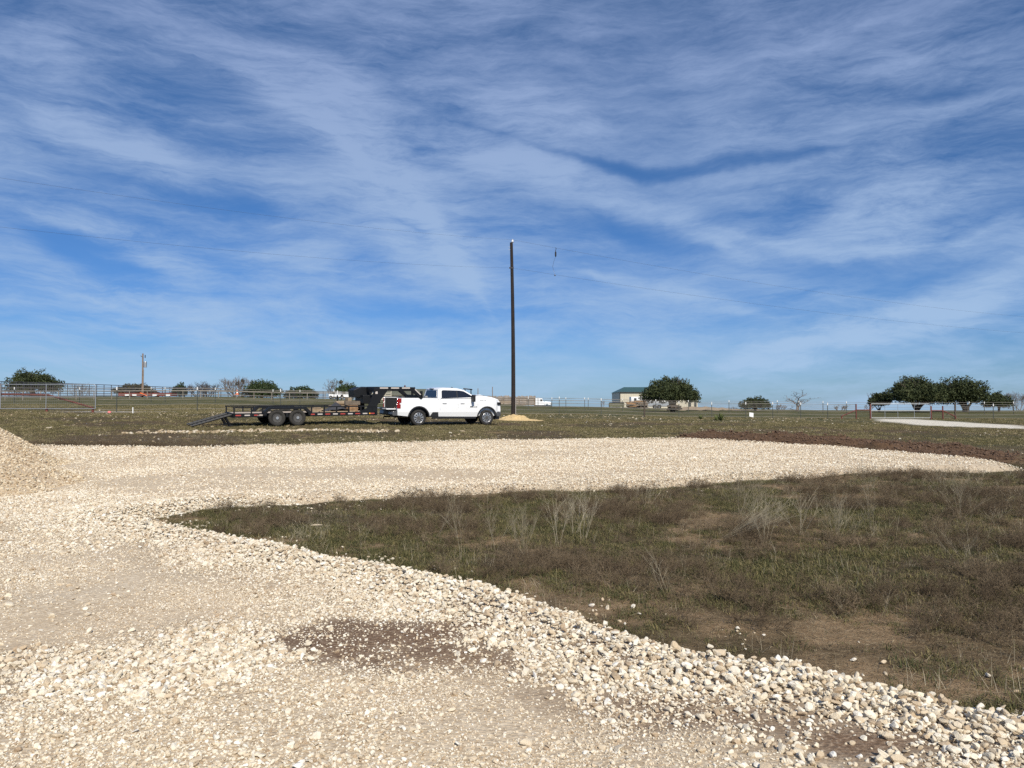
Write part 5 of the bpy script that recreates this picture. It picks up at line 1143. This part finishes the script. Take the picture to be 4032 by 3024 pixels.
def twig_mesh(name, mat, n, rad, h, r0, seed, spread=.4, depth=2):
    rnd = random.Random(seed); V = []; Fc = []
    def seg(p, q, w):
        d = (q-p); s = d.cross(Vector((rnd.uniform(-1, 1), rnd.uniform(-1, 1), .3))).normalized()*w; k = len(V); V.extend([tuple(p-s), tuple(p+s), tuple(q+s*.7), tuple(q-s*.7)]); Fc.append((k, k+1, k+2, k+3))
    def br(p, d, L, w, dep):
        for i in range(3):
            d = (d+Vector((rnd.gauss(0, .16), rnd.gauss(0, .16), rnd.gauss(0, .08)))).normalized(); q = p+d*L/3; seg(p, q, w); p = q
            if dep > 0:
                for _ in range(2): br(p, (d+Vector((rnd.gauss(0, .6), rnd.gauss(0, .6), rnd.gauss(0, .3)))).normalized(), L*.5, w*.65, dep-1)
    for i in range(n):
        a = rnd.uniform(0, 6.283); br(Vector((rad*math.cos(a)*rnd.random(), rad*math.sin(a)*rnd.random(), -.01)), Vector((rnd.gauss(0, spread), rnd.gauss(0, spread), 1)).normalized(), h*rnd.uniform(.6, 1.1), r0, depth)
    return meshobj(name, V, Fc, mat, link=False)
PG = proto_coll('herbs', [blade_mesh(f'herb_{i}', 'green_herb', 34, .085, .018, .075, .003, 1.0, 200+i, .8) for i in range(6)])
PB = proto_coll('scrub', [twig_mesh(f'scrub_{i}', 'brown_scrub', 9, .09, .15, .0016, 300+i, .75, 2) for i in range(7)])
PS = proto_coll('straw', [blade_mesh(f'straw_{i}', 'dry_stalk', 9, .12, .08, .26, .0013, 1.25, 400+i, .2) for i in range(6)])
PL = proto_coll('litter', [blade_mesh(f'litter_{i}', 'litter', 22, .14, .015, .07, .0018, .25, 600+i, .1, 1.3) for i in range(6)])
PF = proto_coll('field_tufts', [blade_mesh(f'tuft_{i}', 'field_grass', 26, .16, .03, .10, .006, .8, 500+i, .5) for i in range(6)])
def tufts(name, label, cat, n, ymin, ymax, fn, coll, np_, s0, s1, grow=0, sel=None):
    u = rng.random(n); Y = (ymin**2+u*(ymax**2-ymin**2))**.5; X = Y*rng.uniform(-.71, .71, n)
    sd = padsd(X, Y); k = (sd < -.02+0*sd) & (pileh(X, Y) <= 0); pr = fn(X, Y, sd); k &= rng.random(n) < pr; X, Y = X[k], Y[k]
    S = rng.uniform(s0, s1, len(X))*(1+grow*np.clip(Y/40, 0, 1)); Zs = terr(X, Y)
    b = sdist(X, Y, BERM) if True else 0
    o = scatter(name, np.stack([X, Y, Zs], 1), S, np.stack([rng.normal(0, .12, len(S)), rng.normal(0, .12, len(S)), rng.uniform(0, 6.28, len(S))], 1), rng.integers(0, np_, len(S)), coll)
    setp(o, label, cat, kind='stuff'); print(name, len(S)); return o
off = lambda X, Y: (sdist(X, Y, BERM) < -.2) & (sdist(X, Y, TRACK) < -.3)
tufts('low_herbs', 'low dark green winter weeds carpeting the scrub wedge', 'weeds', 190000, 3.4, 22, lambda X, Y, sd: off(X, Y)*np.clip(.58+2.0*fbm(X, Y, 1.1, 103, 4), .06, 1)*(1-.85*bare_(X, Y)), PG, 6, .4, 1.1)
tufts('brown_scrub', 'wispy brown dead scrub standing over the wedge of weeds', 'scrub', 30000, 4.2, 26, lambda X, Y, sd: off(X, Y)*np.clip(.13+2.4*fbm(X, Y, 1.0, 105, 4)+.10*smooth(7, 11, Y), .02, 1)*(1-.85*bare_(X, Y))*smooth(-.05, -.35, sd), PB, 7, .4, 1.25)
tufts('dry_straw', 'scattered fallen straw and dead stems among the weeds', 'straw', 34000, 3.6, 30, lambda X, Y, sd: off(X, Y)*np.clip(.22+1.2*fbm(X, Y, 1.2, 107, 3), .03, 1), PS, 6, .35, 1.0)
PW = proto_coll('wisps', [twig_mesh(f'wisp_{i}', 'dry_stalk', 3, .04, .22, .0011, 700+i, .4, 1) for i in range(7)])
tufts('dry_wisps', 'many small wispy dead weed tufts scattered over the scrub wedge', 'dead weeds', 3600, 5.0, 24, lambda X, Y, sd: off(X, Y)*np.clip(.25+1.6*fbm(X, Y, 1.8, 131, 3)+.15*smooth(6, 10, Y), .02, 1)*smooth(-.05, -.3, sd), PW, 7, .5, 1.2)
tufts('plant_litter', 'matted dead leaves and straw litter lying on the soil of the scrub wedge', 'litter', 90000, 3.4, 18, lambda X, Y, sd: off(X, Y)*np.clip(.6+1.0*fbm(X, Y, .6, 121, 3), .05, 1), PL, 6, .6, 1.3)
tufts('field_grass', 'short winter grass of the far field around the truck', 'grass', 150000, 20, 66, lambda X, Y, sd: off(X, Y)*np.clip(.45+1.8*fbm(X, Y, 4, 109, 4), .05, 1), PF, 6, .3, .75, .5)
# field rocks: loose white and yellow limestone in the far grass, denser bands near fence and below the trailer
n = 60000; Y = np.sqrt(rng.uniform(22**2, 66**2, n)); X = Y*rng.uniform(-.7, .7, n); sd = padsd(X, Y)
fy = np.interp(X/Y*F+2016, [0, 777, 1400, 2200, 2800, 3400, 4032], [47, 49.5, 54, 60, 62, 62, 62])
band = np.exp(-((fy-3.5-Y)/3.2)**2)*(X/Y < .42); rub = np.exp(-((Y-(33.6+.30*(X+8)))/.55)**2)*smooth(-17.2, -15.5, X)*smooth(-4.6, -6.2, X)
pr = (.05+.9*np.maximum(0, fbm(X, Y, 3, 111, 4)))*.55+.55*band*(.5+1.5*fbm(X, Y, 1.4, 113, 3))+.35*rub
k = (sd < -.1) & (rng.random(n) < np.clip(pr, 0, 1)*.55) & off(X, Y) & (Y < fy+3); X, Y, rub = X[k], Y[k], rub[k]
S = np.where(rub > .3, .07, .028)*(1+1.6*rng.random(len(X))**3); Zs = terr(X, Y)+S*.15
fr_ = scatter('field_rocks', np.stack([X, Y, Zs], 1), np.stack([S*1.5, S*1.2, S*.9], 1), np.stack([rng.normal(0, .3, len(S)), rng.normal(0, .3, len(S)), rng.uniform(0, 6.28, len(S))], 1), rng.integers(0, 10, len(S)), ST_F)
setp(fr_, 'loose pale limestone pieces strewn through the far field grass', 'rocks', kind='stuff'); print('rocks', len(S))
# extra rubble line below the trailer
n = 1300; t = rng.random(n); X = -16.2+t*11; Y = 33.2+.27*(X+8)+rng.normal(0, .28, n); S = .03+.09*rng.random(n)**2.2; k = rng.random(n) < smooth(0, .22, t)*smooth(1, .93, t)*np.clip(.45+1.6*fbm(X, Y, 1.0, 117, 3)+.3*smooth(-11, -7, X), .03, 1); X, Y, S = X[k], Y[k], S[k]
rb_ = scatter('rubble_line', np.stack([X, Y, terr(X, Y)+S*.3], 1), S, np.stack([rng.normal(0, .4, len(S)), rng.normal(0, .4, len(S)), rng.uniform(0, 6.28, len(S))], 1), rng.integers(0, 10, len(S)), ST_F)
setp(rb_, 'low line of broken pale rubble in the grass below the trailer', 'rubble', kind='stuff')
# clods on the soil berm
simple('soil_clod', (.11, .066, .04), .95, var=.5, scale=5)
ST_C = proto_coll('clods', [meshobj(f'clod_{i}', *stone_mesh(90+i), 'soil_clod', link=False) for i in range(6)])
n = 9000; xs_ = [p[0] for p in BERM]; ys_ = [p[1] for p in BERM]; X = rng.uniform(min(xs_), max(xs_), n); Y = rng.uniform(min(ys_), max(ys_), n); k = sdist(X, Y, BERM)+.6*fbm(X, Y, 1, 61, 3) > -.15; X, Y = X[k], Y[k]; S = .02+.08*rng.random(len(X))**4
from mathutils.bvhtree import BVHTree
bmk = smooth(-.5, .35, sdist(X, Y, BERM)+.7*fbm(X, Y, 1.0, 61, 3)); Zs = terr(X, Y)+bmk*(.06+.30*np.clip(fbm(X, Y, 1.3, 62, 4)+.15, 0, 1))+bmk*.12*np.maximum(0, fbm(X, Y, .45, 63, 2))-.14*smooth(.15, .6, padsd(X, Y))
cb = scatter('soil_clods', np.stack([X, Y, Zs+S*.2], 1), S, np.stack([rng.normal(0, .5, len(S)), rng.normal(0, .5, len(S)), rng.uniform(0, 6.28, len(S))], 1), rng.integers(0, 6, len(S)), ST_C)
setp(cb, 'crumbled brown earth clods along the spoil berm behind the pad', 'soil', kind='stuff')
# individual tall dead weeds
def weed(x, y, h, n, seed, label, spread=.28, lean=(0, 0), depth=2, r0=.0022):
    X, Y = G(x*4032/2212, y*4032/2212); rnd = random.Random(seed); m = MB()
    def br(p, d, L, r, dep):
        q = p; seg = 4
        for i in range(seg):
            d = (d+Vector((rnd.gauss(0, .07), rnd.gauss(0, .07), rnd.gauss(0, .04)))).normalized(); q2 = q+d*L/seg; m.tube(q, q2, r*(1-.18*i), r*(1-.18*(i+1)), n=4, cap=False); q = q2
            if dep > 0 and i > 0:
                for _ in range(2 if i < 3 else 1): br(q, (d+Vector((rnd.gauss(0, .38), rnd.gauss(0, .38), .1))).normalized(), L*.42, r*.6, dep-1)
    for i in range(n):
        a = rnd.uniform(0, 6.28); br(Vector((.03*math.cos(a), .03*math.sin(a), -.02)), Vector((rnd.gauss(lean[0], spread), rnd.gauss(lean[1], spread), 1)).normalized(), h*rnd.uniform(.7, 1.05), r0, depth)
    o = m.build('dead_weed', 'dry_stalk'); o.location = (X, Y, tz(X, Y)); setp(o, label, 'dead weed', 'tall dead weeds in the scrub wedge'); return o
weed(992, 1212, .62, 3, 1, 'tall thin forked dead weed, leftmost of the upright stalks', .12)
weed(940, 1160, .45, 2, 2, 'slanting pair of dead stalks left of the tall forked weed', .2, (.35, 0))
weed(1068, 1185, .50, 4, 3, 'upright dead weed with wiry top between two thicker clumps', .16)
weed(1128, 1195, .48, 12, 4, 'dense broom shaped dead weed left of the middle of the wedge', .16)
weed(1205, 1180, .55, 5, 5, 'open branching dead weed right of the broom shaped clump', .18)
weed(1260, 1165, .55, 6, 6, 'tall loose dead weed reaching up to the pad edge', .22)
weed(1600, 1110, .62, 20, 7, 'wide grey fan of dead stalks against the pad edge', .42, (.3, 0), r0=.002)
weed(1655, 1180, .45, 7, 8, 'dead weed clump below the wide grey fan', .25)
weed(1560, 1165, .75, 12, 9, 'flattened dead weed lying across the weeds toward the right', .25, (1.6, -.3))
weed(1805, 1172, .48, 16, 10, 'bushy v shaped dead weed right of the wedge centre', .38, r0=.002)
weed(1730, 1160, .5, 7, 11, 'thin dead stalks just left of the v shaped weed', .3)
weed(1885, 1150, .45, 4, 12, 'sparse forked dead weed with two long prongs', .3)
weed(2075, 1120, .55, 10, 13, 'grey dead weed tuft near the right edge of the scrub', .35, r0=.002)
weed(1880, 1075, .55, 9, 14, 'far dead weed tuft standing against the right arm of the pad', .35, r0=.002)
weed(1395, 1100, .5, 6, 15, 'leaning dead stalks near the pad edge at centre right', .25, (.4, 0))
weed(1440, 1280, .30, 5, 16, 'low curled dead weed in the lower part of the scrub', .5)
weed(2090, 1235, .40, 8, 17, 'low dead shrub on bare soil near the right edge', .5)
weed(1240, 1155, .45, 5, 18, 'short wiry dead weed just left of the tall loose weed', .25)
# a few notable single stones
def stone(x, y, s, mat, label, seed, sq=.6):
    X, Y = G(x, y); V, F_ = stone_mesh(seed); o = meshobj('field_stone', V*np.array([s, s*.7, s*sq]), F_, mat); o.location = (X, Y, tz(X, Y)+s*.12); o.rotation_euler = (0, 0, seed); setp(o, label, 'stone')
stone(1240, 2072, .11, 'tan_limestone', 'flat orange tan stone lying in the left tip of the weeds', 3, .35)
stone(3395, 1677, .22, 'field_rock', 'flat pale stone in the field left of the white track', 4, .35)
stone(2590, 1726, .12, 'field_rock', 'pale stone in the grass just behind the pad centre right', 5, .7)
stone(1825, 1700, .25, 'tan_limestone', 'yellow tan rock lying in the grass below the truck', 6, .45)
stone(1565, 1703, .16, 'field_rock', 'rounded white rock at the right end of the rubble', 7, .9)
print('done')
